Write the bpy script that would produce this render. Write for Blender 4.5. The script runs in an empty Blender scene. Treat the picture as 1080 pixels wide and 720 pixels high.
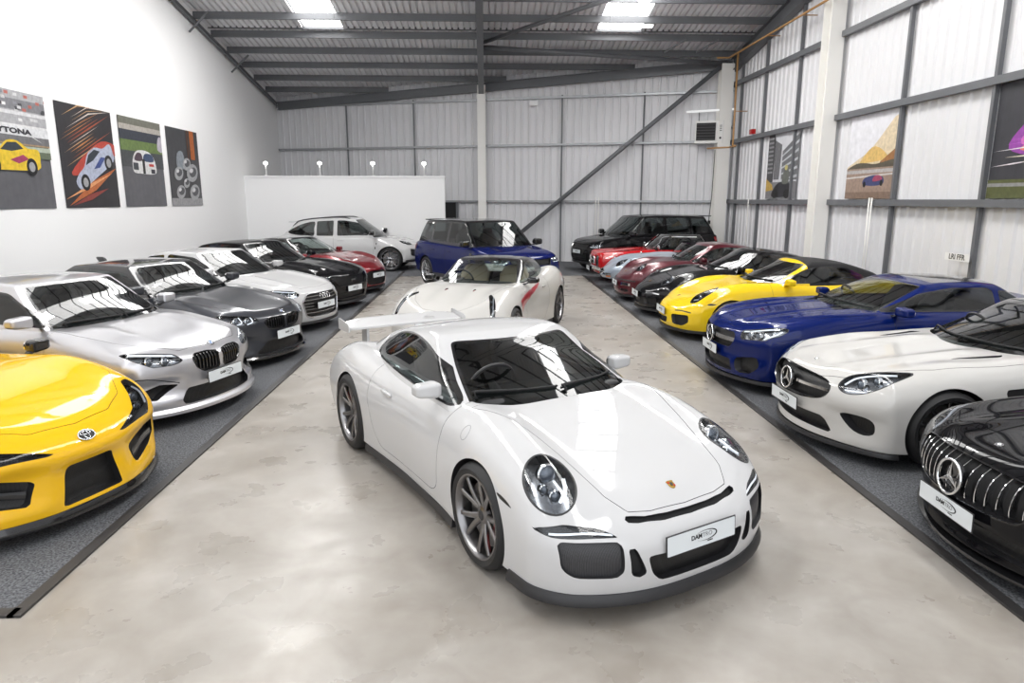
import bpy, bmesh, math, random
import numpy as np
from mathutils import Vector, Matrix
from mathutils.bvhtree import BVHTree
random.seed(4); PI = math.pi
SC = bpy.context.scene; COL = SC.collection

# ------------------------------------------------------------------ materials
def nt(name):
    m = bpy.data.materials.new(name); m.use_nodes = True
    t = m.node_tree; t.nodes.clear()
    return m, t, t.nodes.new('ShaderNodeOutputMaterial')
def pbr(name, col, rough=.5, metal=0., coat=0., coat_r=.03, spec=.5, emit=None, es=0., bump=None, ior=1.5, back=None, var=None):
    m, t, o = nt(name); p = t.nodes.new('ShaderNodeBsdfPrincipled')
    c = tuple(col) + (1,) if len(col) == 3 else col
    p.inputs['Base Color'].default_value = c; p.inputs['Roughness'].default_value = rough
    p.inputs['Metallic'].default_value = metal; p.inputs['Coat Weight'].default_value = coat
    p.inputs['Coat Roughness'].default_value = coat_r; p.inputs['IOR'].default_value = ior
    p.inputs['Specular IOR Level'].default_value = spec
    if emit: p.inputs['Emission Color'].default_value = tuple(emit) + (1,); p.inputs['Emission Strength'].default_value = es
    tc = t.nodes.new('ShaderNodeTexCoord')
    if var:   # (scale, amount) slow colour variation
        n = t.nodes.new('ShaderNodeTexNoise'); n.inputs['Scale'].default_value = var[0]; n.inputs['Detail'].default_value = 5
        r = t.nodes.new('ShaderNodeMix'); r.data_type = 'RGBA'
        r.inputs[6].default_value = tuple(max(0, x * (1 - var[1])) for x in c[:3]) + (1,)
        r.inputs[7].default_value = tuple(min(1, x * (1 + var[1])) for x in c[:3]) + (1,)
        t.links.new(tc.outputs['Object'], n.inputs['Vector']); t.links.new(n.outputs['Fac'], r.inputs[0])
        t.links.new(r.outputs[2], p.inputs['Base Color'])
    if bump:  # (scale, strength)
        n = t.nodes.new('ShaderNodeTexNoise'); n.inputs['Scale'].default_value = bump[0]; n.inputs['Detail'].default_value = 4
        b = t.nodes.new('ShaderNodeBump'); b.inputs['Strength'].default_value = bump[1]; b.inputs['Distance'].default_value = .01
        t.links.new(tc.outputs['Object'], n.inputs['Vector']); t.links.new(n.outputs['Fac'], b.inputs['Height'])
        t.links.new(b.outputs['Normal'], p.inputs['Normal'])
    if back:  # unpainted inner side of a panel
        g = t.nodes.new('ShaderNodeNewGeometry'); d = t.nodes.new('ShaderNodeBsdfDiffuse'); d.inputs['Color'].default_value = tuple(back) + (1,)
        x = t.nodes.new('ShaderNodeMixShader'); t.links.new(g.outputs['Backfacing'], x.inputs[0])
        t.links.new(p.outputs[0], x.inputs[1]); t.links.new(d.outputs[0], x.inputs[2]); t.links.new(x.outputs[0], o.inputs[0])
    else: t.links.new(p.outputs[0], o.inputs[0])
    return m
def glassm(name, tint, refl=(1, 1, 1), ior=1.55, base=.0):
    m, t, o = nt(name)
    tr = t.nodes.new('ShaderNodeBsdfTransparent'); tr.inputs[0].default_value = tuple(tint) + (1,)
    gl = t.nodes.new('ShaderNodeBsdfGlossy'); gl.inputs['Roughness'].default_value = .01; gl.inputs[0].default_value = tuple(refl) + (1,)
    f = t.nodes.new('ShaderNodeFresnel'); f.inputs[0].default_value = ior
    g = t.nodes.new('ShaderNodeNewGeometry')
    iv = t.nodes.new('ShaderNodeMath'); iv.operation = 'SUBTRACT'; iv.inputs[0].default_value = 1
    ml = t.nodes.new('ShaderNodeMath'); ml.operation = 'MULTIPLY'   # the inner side of the pane reflects nothing
    x = t.nodes.new('ShaderNodeMixShader')
    t.links.new(g.outputs['Backfacing'], iv.inputs[1]); t.links.new(iv.outputs[0], ml.inputs[1])
    t.links.new(f.outputs[0], ml.inputs[0]); t.links.new(ml.outputs[0], x.inputs[0])
    t.links.new(tr.outputs[0], x.inputs[1]); t.links.new(gl.outputs[0], x.inputs[2]); t.links.new(x.outputs[0], o.inputs[0])
    return m
def emis(name, col, s):
    m, t, o = nt(name); e = t.nodes.new('ShaderNodeEmission'); e.inputs[0].default_value = tuple(col) + (1,); e.inputs[1].default_value = s
    t.links.new(e.outputs[0], o.inputs[0]); return m
def paint(name, col, metal=0., rough=.32, coat=1., coat_r=.02):
    return pbr(name, col, .45 if metal < .25 else rough, metal, coat, coat_r, spec=0. if metal < .25 else .4, back=(.012, .012, .013))
M = {}
def mats():
    M['black'] = pbr('gloss_black', (.008, .008, .009), .12, 0, .6)
    M['satin'] = pbr('satin_black_plastic', (.018, .018, .02), .42)
    M['matte'] = pbr('matte_black_plastic', (.01, .01, .011), .7)
    M['mesh'] = meshmat('black_mesh', (.012, .012, .013), (.002, .002, .002), 90)
    M['mesh_fine'] = meshmat('fine_grey_mesh', (.05, .05, .055), (.012, .012, .013), 160)
    M['tire'] = pbr('tire_rubber', (.014, .014, .015), .62, bump=(60, .05))
    M['chrome'] = pbr('chrome', (.82, .83, .84), .08, 1)
    M['alu'] = pbr('silver_alloy', (.55, .56, .58), .25, 1)
    M['titan'] = pbr('dark_titanium_alloy', (.26, .255, .26), .28, 1)
    M['rimblack'] = pbr('black_alloy', (.015, .015, .016), .22, 0, .5)
    M['disc'] = pbr('brake_steel', (.3, .29, .28), .35, 1)
    M['red'] = pbr('red_caliper', (.55, .01, .012), .3, 0, .5)
    M['caliper'] = pbr('grey_caliper', (.12, .12, .13), .4)
    M['glass'] = glassm('car_glass', (.27, .30, .30))
    M['glass_dark'] = glassm('privacy_glass', (.07, .075, .08))
    M['glass_clear'] = glassm('clear_car_glass', (.62, .68, .66))
    M['lens'] = glassm('headlight_lens', (.88, .9, .92), ior=1.45)
    M['lens_smoke'] = glassm('smoked_headlight_lens', (.45, .46, .48), ior=1.45)
    M['bowl'] = pbr('headlight_bowl', (.36, .37, .39), .2, .9)
    M['bowl_dark'] = pbr('dark_headlight_bowl', (.02, .02, .022), .25, .3)
    M['led'] = pbr('white_light_guide', (.85, .87, .9), .25, emit=(.9, .95, 1), es=.35)
    M['amber'] = pbr('amber_lens', (.8, .2, .02), .15, 0, .5)
    M['taillight'] = pbr('red_lens', (.28, .006, .008), .12, 0, .8)
    M['plate'] = pbr('plate_white', (.72, .76, .78), .35)
    M['ink'] = pbr('plate_print_black', (.01, .01, .012), .5)
    M['ink_grey'] = pbr('plate_print_grey', (.22, .23, .24), .5)
    M['cabin'] = pbr('cabin_trim_black', (.014, .014, .016), .6)
    M['seat'] = pbr('seat_leather_black', (.02, .02, .022), .5)
    M['tan'] = pbr('seat_leather_tan', (.45, .36, .25), .5)
    M['redleather'] = pbr('red_leather', (.3, .02, .02), .5)
    M['fabric'] = pbr('soft_top_fabric', (.012, .012, .013), .85, bump=(300, .15))
    M['gold'] = pbr('badge_gold', (.62, .4, .1), .25, .9)
    M['badgered'] = pbr('badge_red', (.45, .01, .01), .3)
    M['badgeblue'] = pbr('badge_blue', (.02, .12, .4), .3)
    M['badgewhite'] = pbr('badge_white', (.8, .8, .8), .3)
    M['mirrorglass'] = pbr('mirror_silver', (.8, .8, .82), .02, 1)
def meshmat(name, c1, c2, scale):
    m, t, o = nt(name); p = t.nodes.new('ShaderNodeBsdfPrincipled'); p.inputs['Roughness'].default_value = .45
    tc = t.nodes.new('ShaderNodeTexCoord'); v = t.nodes.new('ShaderNodeTexVoronoi'); v.feature = 'DISTANCE_TO_EDGE'
    v.inputs['Scale'].default_value = scale; v.inputs['Randomness'].default_value = .12
    r = t.nodes.new('ShaderNodeValToRGB'); r.color_ramp.elements[0].color = c1 + (1,); r.color_ramp.elements[1].color = c2 + (1,)
    r.color_ramp.elements[0].position = .08; r.color_ramp.elements[1].position = .16
    t.links.new(tc.outputs['Object'], v.inputs['Vector']); t.links.new(v.outputs['Distance'], r.inputs[0])
    t.links.new(r.outputs[0], p.inputs['Base Color']); t.links.new(p.outputs[0], o.inputs[0]); return m

# ------------------------------------------------------------------ objects
def tag(o, label, cat, group=None, kind=None):
    o['label'] = label; o['category'] = cat
    if group: o['group'] = group
    if kind: o['kind'] = kind
    return o
def empty(name, label, cat, loc=(0, 0, 0), rz=0, group=None):
    o = bpy.data.objects.new(name, None); COL.objects.link(o); o.location = loc; o.rotation_euler = (0, 0, rz)
    o.empty_display_size = .2
    return tag(o, label, cat, group)
def mk(name, V, F, mat, parent=None, smooth=True, N=None, fm=None, label=None, kind=None):
    me = bpy.data.meshes.new(name); me.from_pydata([tuple(map(float, v)) for v in V], [], [list(map(int, f)) for f in F])
    for m in (mat if isinstance(mat, (list, tuple)) else [mat]): me.materials.append(m)
    if fm is not None: me.polygons.foreach_set('material_index', fm)
    me.polygons.foreach_set('use_smooth', [smooth] * len(me.polygons))
    if N is not None and len(N) == len(me.vertices): me.normals_split_custom_set_from_vertices([tuple(map(float, n)) for n in N])
    o = bpy.data.objects.new(name, me); COL.objects.link(o)
    if parent: o.parent = parent
    if label: o['label'] = label
    if kind: o['kind'] = kind
    return o
class MB:
    def __init__(s): s.V = []; s.F = []; s.fm = []
    def add(s, V, F, m=0):
        n = len(s.V); s.V += [tuple(v) for v in V]; s.F += [[i + n for i in f] for f in F]; s.fm += [m] * len(F); return s
    def box(s, c, d, m=0, R=None):
        x, y, z = (d[0] / 2, d[1] / 2, d[2] / 2)
        V = [Vector((a * x, b * y, e * z)) for a in (-1, 1) for b in (-1, 1) for e in (-1, 1)]
        if R is not None: V = [R @ v for v in V]
        V = [(v.x + c[0], v.y + c[1], v.z + c[2]) for v in V]
        return s.add(V, [(0, 1, 3, 2), (4, 6, 7, 5), (0, 4, 5, 1), (2, 3, 7, 6), (0, 2, 6, 4), (1, 5, 7, 3)], m)
    def bar(s, a, b, w, h, m=0, up=(0, 0, 1)):
        a = Vector(a); b = Vector(b); d = (b - a); L = d.length; d.normalize(); u = Vector(up)
        if abs(d.dot(u)) > .98: u = Vector((0, 1, 0))
        sx = d.cross(u).normalized(); u = sx.cross(d)
        V = [p + sx * (i * w / 2) + u * (j * h / 2) for p in (a, b) for i, j in ((-1, -1), (1, -1), (1, 1), (-1, 1))]
        return s.add(V, [(3, 2, 1, 0), (4, 5, 6, 7), (0, 1, 5, 4), (1, 2, 6, 5), (2, 3, 7, 6), (3, 0, 4, 7)], m)
    def tube(s, pts, r, n=8, m=0, close=False):
        pts = [Vector(p) for p in pts]; k = len(pts); rings = []; pu = None
        for i, p in enumerate(pts):
            a = pts[i - 1] if (i or close) else p; b = pts[(i + 1) % k] if (i < k - 1 or close) else p
            d = (b - a).normalized(); u = pu if pu else (Vector((0, 0, 1)) if abs(d.z) < .9 else Vector((1, 0, 0)))
            u = (u - d * u.dot(d)).normalized(); pu = u; w = d.cross(u); rr = r[i] if isinstance(r, (list, tuple)) else r
            rings.append([p + (u * math.cos(2 * PI * j / n) + w * math.sin(2 * PI * j / n)) * rr for j in range(n)])
        V = [v for R in rings for v in R]; F = []
        for i in range(k if close else k - 1):
            for j in range(n):
                i2 = (i + 1) % k; F.append((i * n + j, i * n + (j + 1) % n, i2 * n + (j + 1) % n, i2 * n + j))
        if not close: F.append(tuple(range(n))[::-1]); F.append(tuple((k - 1) * n + j for j in range(n)))
        return s.add(V, F, m)
    def lathe(s, prof, n=48, m=0, axis='y', c=(0, 0, 0)):   # prof: (radius, along axis)
        V = []; k = len(prof)
        for j in range(n):
            a = 2 * PI * j / n
            for r, h in prof:
                q = {'y': (r * math.sin(a), h, r * math.cos(a)), 'z': (r * math.cos(a), r * math.sin(a), h), 'x': (h, r * math.cos(a), r * math.sin(a))}[axis]
                V.append((q[0] + c[0], q[1] + c[1], q[2] + c[2]))
        F = [(j * k + i, j * k + i + 1, ((j + 1) % n) * k + i + 1, ((j + 1) % n) * k + i) for j in range(n) for i in range(k - 1)]
        return s.add(V, F, m)
    def loft(s, rings, m=0, cap=True):
        k = len(rings[0]); V = [v for r in rings for v in r]; F = []
        for i in range(len(rings) - 1):
            for j in range(k): F.append((i * k + j, i * k + (j + 1) % k, (i + 1) * k + (j + 1) % k, (i + 1) * k + j))
        if cap: F.append(tuple(range(k))[::-1]); F.append(tuple((len(rings) - 1) * k + j for j in range(k)))
        return s.add(V, F, m)
    def out(s, name, mat, parent=None, smooth=False, **k):
        o = mk(name, s.V, s.F, mat, parent, smooth, fm=s.fm, **k); bm = bmesh.new(); bm.from_mesh(o.data)
        bmesh.ops.recalc_face_normals(bm, faces=bm.faces); bm.to_mesh(o.data); bm.free(); return o
def autosmooth(o, deg=40):
    me = o.data; me.polygons.foreach_set('use_smooth', [True] * len(me.polygons)); me.set_sharp_from_angle(angle=math.radians(deg)); return o
def text(body, name, size, mat, parent, loc, rot, ext=.0008, align='CENTER', bold=0., shear=0., sx=1.):
    cu = bpy.data.curves.new('t', 'FONT'); cu.body = body; cu.size = size; cu.extrude = ext; cu.align_x = align; cu.align_y = 'CENTER'
    cu.offset = bold; cu.shear = shear; cu.resolution_u = 3
    o = bpy.data.objects.new('t', cu); COL.objects.link(o); dg = bpy.context.evaluated_depsgraph_get()
    me = bpy.data.meshes.new_from_object(o.evaluated_get(dg)); bpy.data.objects.remove(o); bpy.data.curves.remove(cu)
    me.materials.clear(); me.materials.append(mat)
    q = bpy.data.objects.new(name, me); COL.objects.link(q); q.parent = parent; q.location = loc; q.rotation_euler = rot; q.scale = (sx, 1, 1)
    return q

# ------------------------------------------------------------------ curves
def pch(pts):
    x = np.array([p[0] for p in pts], float); y = np.array([p[1] for p in pts], float)
    if len(x) == 1: return lambda t: np.full(np.shape(t), y[0])
    h = np.diff(x); d = np.diff(y) / h; m = np.zeros_like(y); m[0] = d[0]; m[-1] = d[-1]
    for i in range(1, len(x) - 1):
        if d[i - 1] * d[i] > 0:
            w1 = 2 * h[i] + h[i - 1]; w2 = h[i] + 2 * h[i - 1]; m[i] = (w1 + w2) / (w1 / d[i - 1] + w2 / d[i])
    def f(t):
        t = np.clip(np.asarray(t, float), x[0], x[-1]); i = np.clip(np.searchsorted(x, t) - 1, 0, len(h) - 1)
        s = (t - x[i]) / h[i]; a = y[i]; b = y[i + 1]
        return (2*s**3-3*s*s+1)*a + (s**3-2*s*s+s)*h[i]*m[i] + (3*s*s-2*s**3)*b + (s**3-s*s)*h[i]*m[i+1]
    return f
def crv(pts, sm=.06):
    if not isinstance(pts, (list, tuple)): return lambda t: np.full(np.shape(t), float(pts))
    f = pch(pts)
    if len(pts) < 3 or sm <= 0: return f
    a, b = pts[0][0], pts[-1][0]; n = 500; X = np.linspace(a, b, n); dx = X[1] - X[0]; k = max(1, int(2.5 * sm / dx))
    g = np.exp(-.5 * (np.arange(-k, k + 1) * dx / sm) ** 2); g /= g.sum(); Y = f(X)
    pad = np.concatenate([2 * Y[0] - Y[1:k + 1][::-1], Y, 2 * Y[-1] - Y[-k - 1:-1][::-1]]); Z = np.convolve(pad, g, 'valid')
    return lambda t: np.interp(t, X, Z)
def smooth_poly(pts, n=6):
    P = np.array(pts, float); k = len(P); out = []
    for i in range(k):
        a, b, c, d = P[i - 1], P[i], P[(i + 1) % k], P[(i + 2) % k]
        for j in range(n):
            t = j / n; out.append(.5 * ((2 * b) + (-a + c) * t + (2*a - 5*b + 4*c - d) * t*t + (-a + 3*b - 3*c + d) * t**3))
    return np.array(out)
def smooth_line(pts, n=8):
    P = [np.array(p, float) for p in pts]; P = [2 * P[0] - P[1]] + P + [2 * P[-1] - P[-2]]; out = []
    for i in range(1, len(P) - 2):
        a, b, c, d = P[i - 1], P[i], P[i + 1], P[i + 2]
        for j in range(n):
            t = j / n; out.append(.5 * ((2 * b) + (-a + c) * t + (2*a - 5*b + 4*c - d) * t*t + (-a + 3*b - 3*c + d) * t**3))
    out.append(P[-2]); return np.array(out)
def rpoly(pts, r=.02, n=4):
    """polygon with rounded corners"""
    P = [np.array(p, float) for p in pts]; k = len(P); out = []
    for i in range(k):
        a, b, c = P[i - 1], P[i], P[(i + 1) % k]; rr = r[i] if isinstance(r, (list, tuple)) else r
        u = a - b; v = c - b; lu = np.linalg.norm(u); lv = np.linalg.norm(v); t = min(rr, lu * .48, lv * .48)
        p = b + u / lu * t; q = b + v / lv * t
        for j in range(n + 1):
            s = j / n; out.append((1 - s) ** 2 * p + 2 * s * (1 - s) * b + s * s * q)
    return np.array(out)
def ellipse(cx, cy, rx, ry, rot=0, n=40):
    a = np.linspace(0, 2 * PI, n, endpoint=False); x = rx * np.cos(a); y = ry * np.sin(a); c, s = math.cos(rot), math.sin(rot)
    return np.stack([cx + x * c - y * s, cy + x * s + y * c], 1)
def sdf(poly, X, Y):
    P = np.asarray(poly, float); d = np.full(X.shape, 1e9); ins = np.zeros(X.shape, bool)
    for i in range(len(P)):
        a = P[i]; b = P[(i + 1) % len(P)]; ex, ey = b - a; px, py = X - a[0], Y - a[1]
        t = np.clip((px * ex + py * ey) / (ex * ex + ey * ey + 1e-12), 0, 1); d = np.minimum(d, (px - ex * t) ** 2 + (py - ey * t) ** 2)
        c = (a[1] > Y) != (b[1] > Y)
        with np.errstate(divide='ignore', invalid='ignore'): xi = (b[0] - a[0]) * (Y - a[1]) / (b[1] - a[1]) + a[0]
        ins ^= c & (X < xi)
    d = np.sqrt(d); return np.where(ins, -d, d)

# ------------------------------------------------------------------ surfaces
def axis_pts(n, lo, hi, nr):
    t = np.tan(np.linspace(0, PI / 4, nr + 1))
    a = -1 + lo - lo * t[::-1] if lo > 0 else np.array([-1.]); b = 1 - hi + hi * t if hi > 0 else np.array([1.])
    mid = np.linspace(a[-1], b[0], n + 1)[1:-1]; return np.concatenate([a, mid, b])
def rbox(n, r, nr=5, ex=2.):
    """rounded unit box; n=(nu,nv,ns); r=((ulo,uhi),(vlo,vhi),(slo,shi)) -> params (k,3), quads"""
    ax = [axis_pts(n[i], r[i][0], r[i][1], nr) for i in range(3)]; idx = {}; V = []; F = []
    def vid(q):
        k = tuple(round(c, 5) for c in q)
        if k not in idx: idx[k] = len(V); V.append(q)
        return idx[k]
    for d in range(3):
        e, f = [(1, 2), (2, 0), (0, 1)][d]
        for sg in (-1, 1):
            g = []
            for a in ax[e]:
                row = []
                for b in ax[f]:
                    q = [0, 0, 0]; q[d] = float(sg); q[e] = float(a); q[f] = float(b); row.append(vid(q))
                g.append(row)
            for i in range(len(ax[e]) - 1):
                for j in range(len(ax[f]) - 1):
                    c = [g[i][j], g[i + 1][j], g[i + 1][j + 1], g[i][j + 1]]; F.append(c if sg > 0 else c[::-1])
    V = np.array(V); lo = np.array([r[i][0] for i in range(3)]); hi = np.array([r[i][1] for i in range(3)])
    inn = np.clip(V, -1 + lo, 1 - hi); dl = V - inn; rr = np.where(dl < 0, lo, hi); dl = np.divide(dl, rr, out=np.zeros_like(dl), where=rr > 0)
    nn = (np.abs(dl) ** ex).sum(1) ** (1 / ex); nn[nn == 0] = 1
    return inn + rr * dl / nn[:, None], F
def vnormals(P, F):
    N = np.zeros_like(P); q = np.array([f for f in F if len(f) == 4])
    n = np.cross(P[q[:, 2]] - P[q[:, 0]], P[q[:, 3]] - P[q[:, 1]])
    for k in range(4): np.add.at(N, q[:, k], n)
    return N / np.maximum(np.linalg.norm(N, axis=1), 1e-12)[:, None]
class Surf:
    def __init__(s, P, U, F, t='body'):
        s.A = np.concatenate([P, U, vnormals(P, F)], 1); s.F = [list(f) for f in F]; s.T = [t] * len(F)
        s.tree = BVHTree.FromPolygons([Vector(p) for p in P], [tuple(f) for f in F])
    def cut(s, fn, new, frm=('body',)):
        f = fn(s.A); f = np.where(np.abs(f) < 1e-6, 1e-6, f); sel = [i for i, t in enumerate(s.T) if t in frm]
        if not sel: return s
        L = np.array([len(s.F[i]) for i in sel]); fl = np.fromiter((v for i in sel for v in s.F[i]), int, L.sum()); st = np.concatenate([[0], np.cumsum(L)[:-1]])
        mn = np.minimum.reduceat(f[fl], st); mx = np.maximum.reduceat(f[fl], st); extra = []; cache = {}; n = len(s.A); addF = []; addT = []
        for k, i in enumerate(sel):
            if mx[k] < 0: s.T[i] = new
            elif mn[k] < 0:
                a = []; b = []; fc = s.F[i]
                for j, v in enumerate(fc):
                    w = fc[(j + 1) % len(fc)]; (a if f[v] < 0 else b).append(v)
                    if (f[v] < 0) != (f[w] < 0):
                        ky = (v, w) if v < w else (w, v)
                        if ky not in cache:
                            p, q = ky; t = f[p] / (f[p] - f[q]); r = s.A[p] * (1 - t) + s.A[q] * t
                            r[6:] /= max(1e-9, np.linalg.norm(r[6:])); cache[ky] = n + len(extra); extra.append(r)
                        a.append(cache[ky]); b.append(cache[ky])
                s.F[i] = b
                if len(a) > 2: addF.append(a); addT.append(new)
        if extra: s.A = np.concatenate([s.A, np.array(extra)])
        s.F += addF; s.T += addT; return s
    def take(s, t):
        t = (t,) if isinstance(t, str) else t
        fs = [f for f, k in zip(s.F, s.T) if k in t and len(f) > 2]; ids = sorted({v for f in fs for v in f}); mp = {v: i for i, v in enumerate(ids)}
        return s.A[ids] if ids else np.zeros((0, 9)), [[mp[v] for v in f] for f in fs]
    def hit(s, o, d):
        h = s.tree.ray_cast(Vector(o), Vector(d)); return (h[0], h[1]) if h[0] else (None, None)
def bnd(F):
    e = {}
    for f in F:
        for i, v in enumerate(f): e[(v, f[(i + 1) % len(f)])] = 1
    return [k for k in e if (k[1], k[0]) not in e]
def part(name, piece, mat, parent, **k):
    A, F = piece
    return mk(name, A[:, :3], F, mat, parent, N=A[:, 6:9], **k) if F else None
def inset(name, piece, mat, parent, move, wall=None, **k):
    """the piece pushed in by move(A)->P, with walls back to its rim"""
    A, F = piece
    if not F: return None
    Q = move(A); B = bnd(F); V = list(Q); FF = [list(f) for f in F]; fm = [0] * len(F); mp = {}
    for a, b in B:
        for v in (a, b):
            for nm, src in (('t', A[v, :3]), ('b', Q[v])):
                if (v, nm) not in mp: mp[(v, nm)] = len(V); V.append(src)
        FF.append([mp[(a, 't')], mp[(b, 't')], mp[(b, 'b')], mp[(a, 'b')]]); fm.append(1 if wall else 0)
    return mk(name, V, FF, [mat, wall] if wall else mat, parent, fm=fm, **k)
def offs(d): return lambda A: A[:, :3] - A[:, 6:9] * d
def back(d): return lambda A: A[:, :3] - np.array([d, 0, 0])
def blob(name, c, d, mat, parent, r=.5, n=6, fn=None, rot=None, **k):
    U, F = rbox((n, n, n), ((r, r), (r, r), (r, r)), 4); P = U * (np.array(d) / 2)
    if fn: P = fn(U, P)
    if rot is not None: P = P @ np.array(rot.to_3x3()).T if isinstance(rot, Matrix) else P
    return mk(name, P + np.array(c), F, mat, parent, **k)
# ------------------------------------------------------------------ wheels
def make_wheel(parent, x, y, z, sgn, R, rim, w, n=5, style='twin', mat='alu', cal='caliper', face=None, steer=0., nub='satin', dish=.035, sw=.030):
    """sgn +1: outer face to +y. mesh wheel > tire, brake_disc, brake_caliper"""
    b = MB(); h = w / 2
    lip = rim + .012
    b.lathe([(lip, h - .008), (lip, h + .002), (rim - .004, h + .002), (rim - .016, h - .012), (rim - .022, h - .05), (rim - .03, -h + .02), (rim, -h + .005)], 56)
    fo = h - .014
    b.lathe([(.001, fo - dish + .012), (.026, fo - dish + .012), (.034, fo - dish + .004)], 20, 1)
    b.lathe([(.034, fo - dish + .006), (.062, fo - dish - .004), (.07, fo - dish - .03), (.05, fo - dish - .05)], 24)
    def spoke(a0, a1, w0, w1, t=.03):
        ca, sa = math.cos(a0), math.sin(a0); cb, sb = math.cos(a1), math.sin(a1); rings = []
        for k in range(6):
            q = k / 5; r = .045 + (rim - .012 - .045) * q; aa = a0 + (a1 - a0) * min(1, q * 1.15); ww = (w0 + (w1 - w0) * q) / 2
            yo = fo - dish * (1 - q) ** 1.6 - .004; tt = t * (1 - .35 * q)
            e = Vector((math.sin(aa), 0, math.cos(aa))); f = Vector((math.cos(aa), 0, -math.sin(aa)))
            rings.append([e * r + f * i + Vector((0, j, 0)) for i, j in ((-ww, yo - tt), (-ww, yo - .006), (-ww * .6, yo), (ww * .6, yo), (ww, yo - .006), (ww, yo - tt))])
        b.loft(rings)
    for i in range(n):
        a = 2 * PI * (i + .5) / n
        if style == 'twin': d = PI / n * .46; spoke(a - d * .55, a - d, sw, sw * .8); spoke(a + d * .55, a + d, sw, sw * .8)
        elif style == 'y': spoke(a, a - PI / n * .42, sw * 1.1, sw * .7); spoke(a, a + PI / n * .42, sw * 1.1, sw * .7)
        elif style == 'wide': spoke(a, a, sw * 1.7, sw * 2.6)
        else: spoke(a, a, sw, sw * .75)
    wm = autosmooth(b.out('wheel', [M[mat], M[nub]], parent), 35); wm.location = (x, y, z)
    wm.rotation_euler = (0, 0.3 + x, (0 if sgn > 0 else PI) + steer)
    t = MB(); s = R - rim
    t.lathe([(rim - .005, -h), (rim + .02, -h - .006), (rim + s * .5, -h - .012), (R - .03, -h - .002), (R - .008, -h + .02), (R, -h + .05), (R, -.045), (R - .009, -.042), (R - .009, -.034), (R, -.031), (R, .031), (R - .009, .034), (R - .009, .042), (R, .045), (R, h - .05), (R - .008, h - .02), (R - .03, h + .002), (rim + s * .5, h + .012), (rim + .02, h + .006), (rim - .002, h)], 56)
    autosmooth(t.out('tire', M['tire'], wm), 50)
    d = MB(); rd = rim * .78; d.lathe([(.07, h - .085), (rd, h - .085), (rd, h - .115), (.07, h - .115)], 40); d.out('brake_disc', M['disc'], wm)
    c = MB(); rings = []
    for k in range(9):
        a = math.radians(-38 + 76 * k / 8) + PI * .5 * (-1 if sgn > 0 else 1) ; a -= (.3 + x) if sgn > 0 else -(.3 + x)
        e = Vector((math.sin(a), 0, math.cos(a))); rings.append([e * r + Vector((0, q, 0)) for r, q in ((rd * .66, h - .125), (rd * .66, h - .062), (rd * 1.1, h - .062), (rd * 1.1, h - .125))])
    c.loft(rings); autosmooth(c.out('brake_caliper', M[cal], wm), 40)
    return wm

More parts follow.
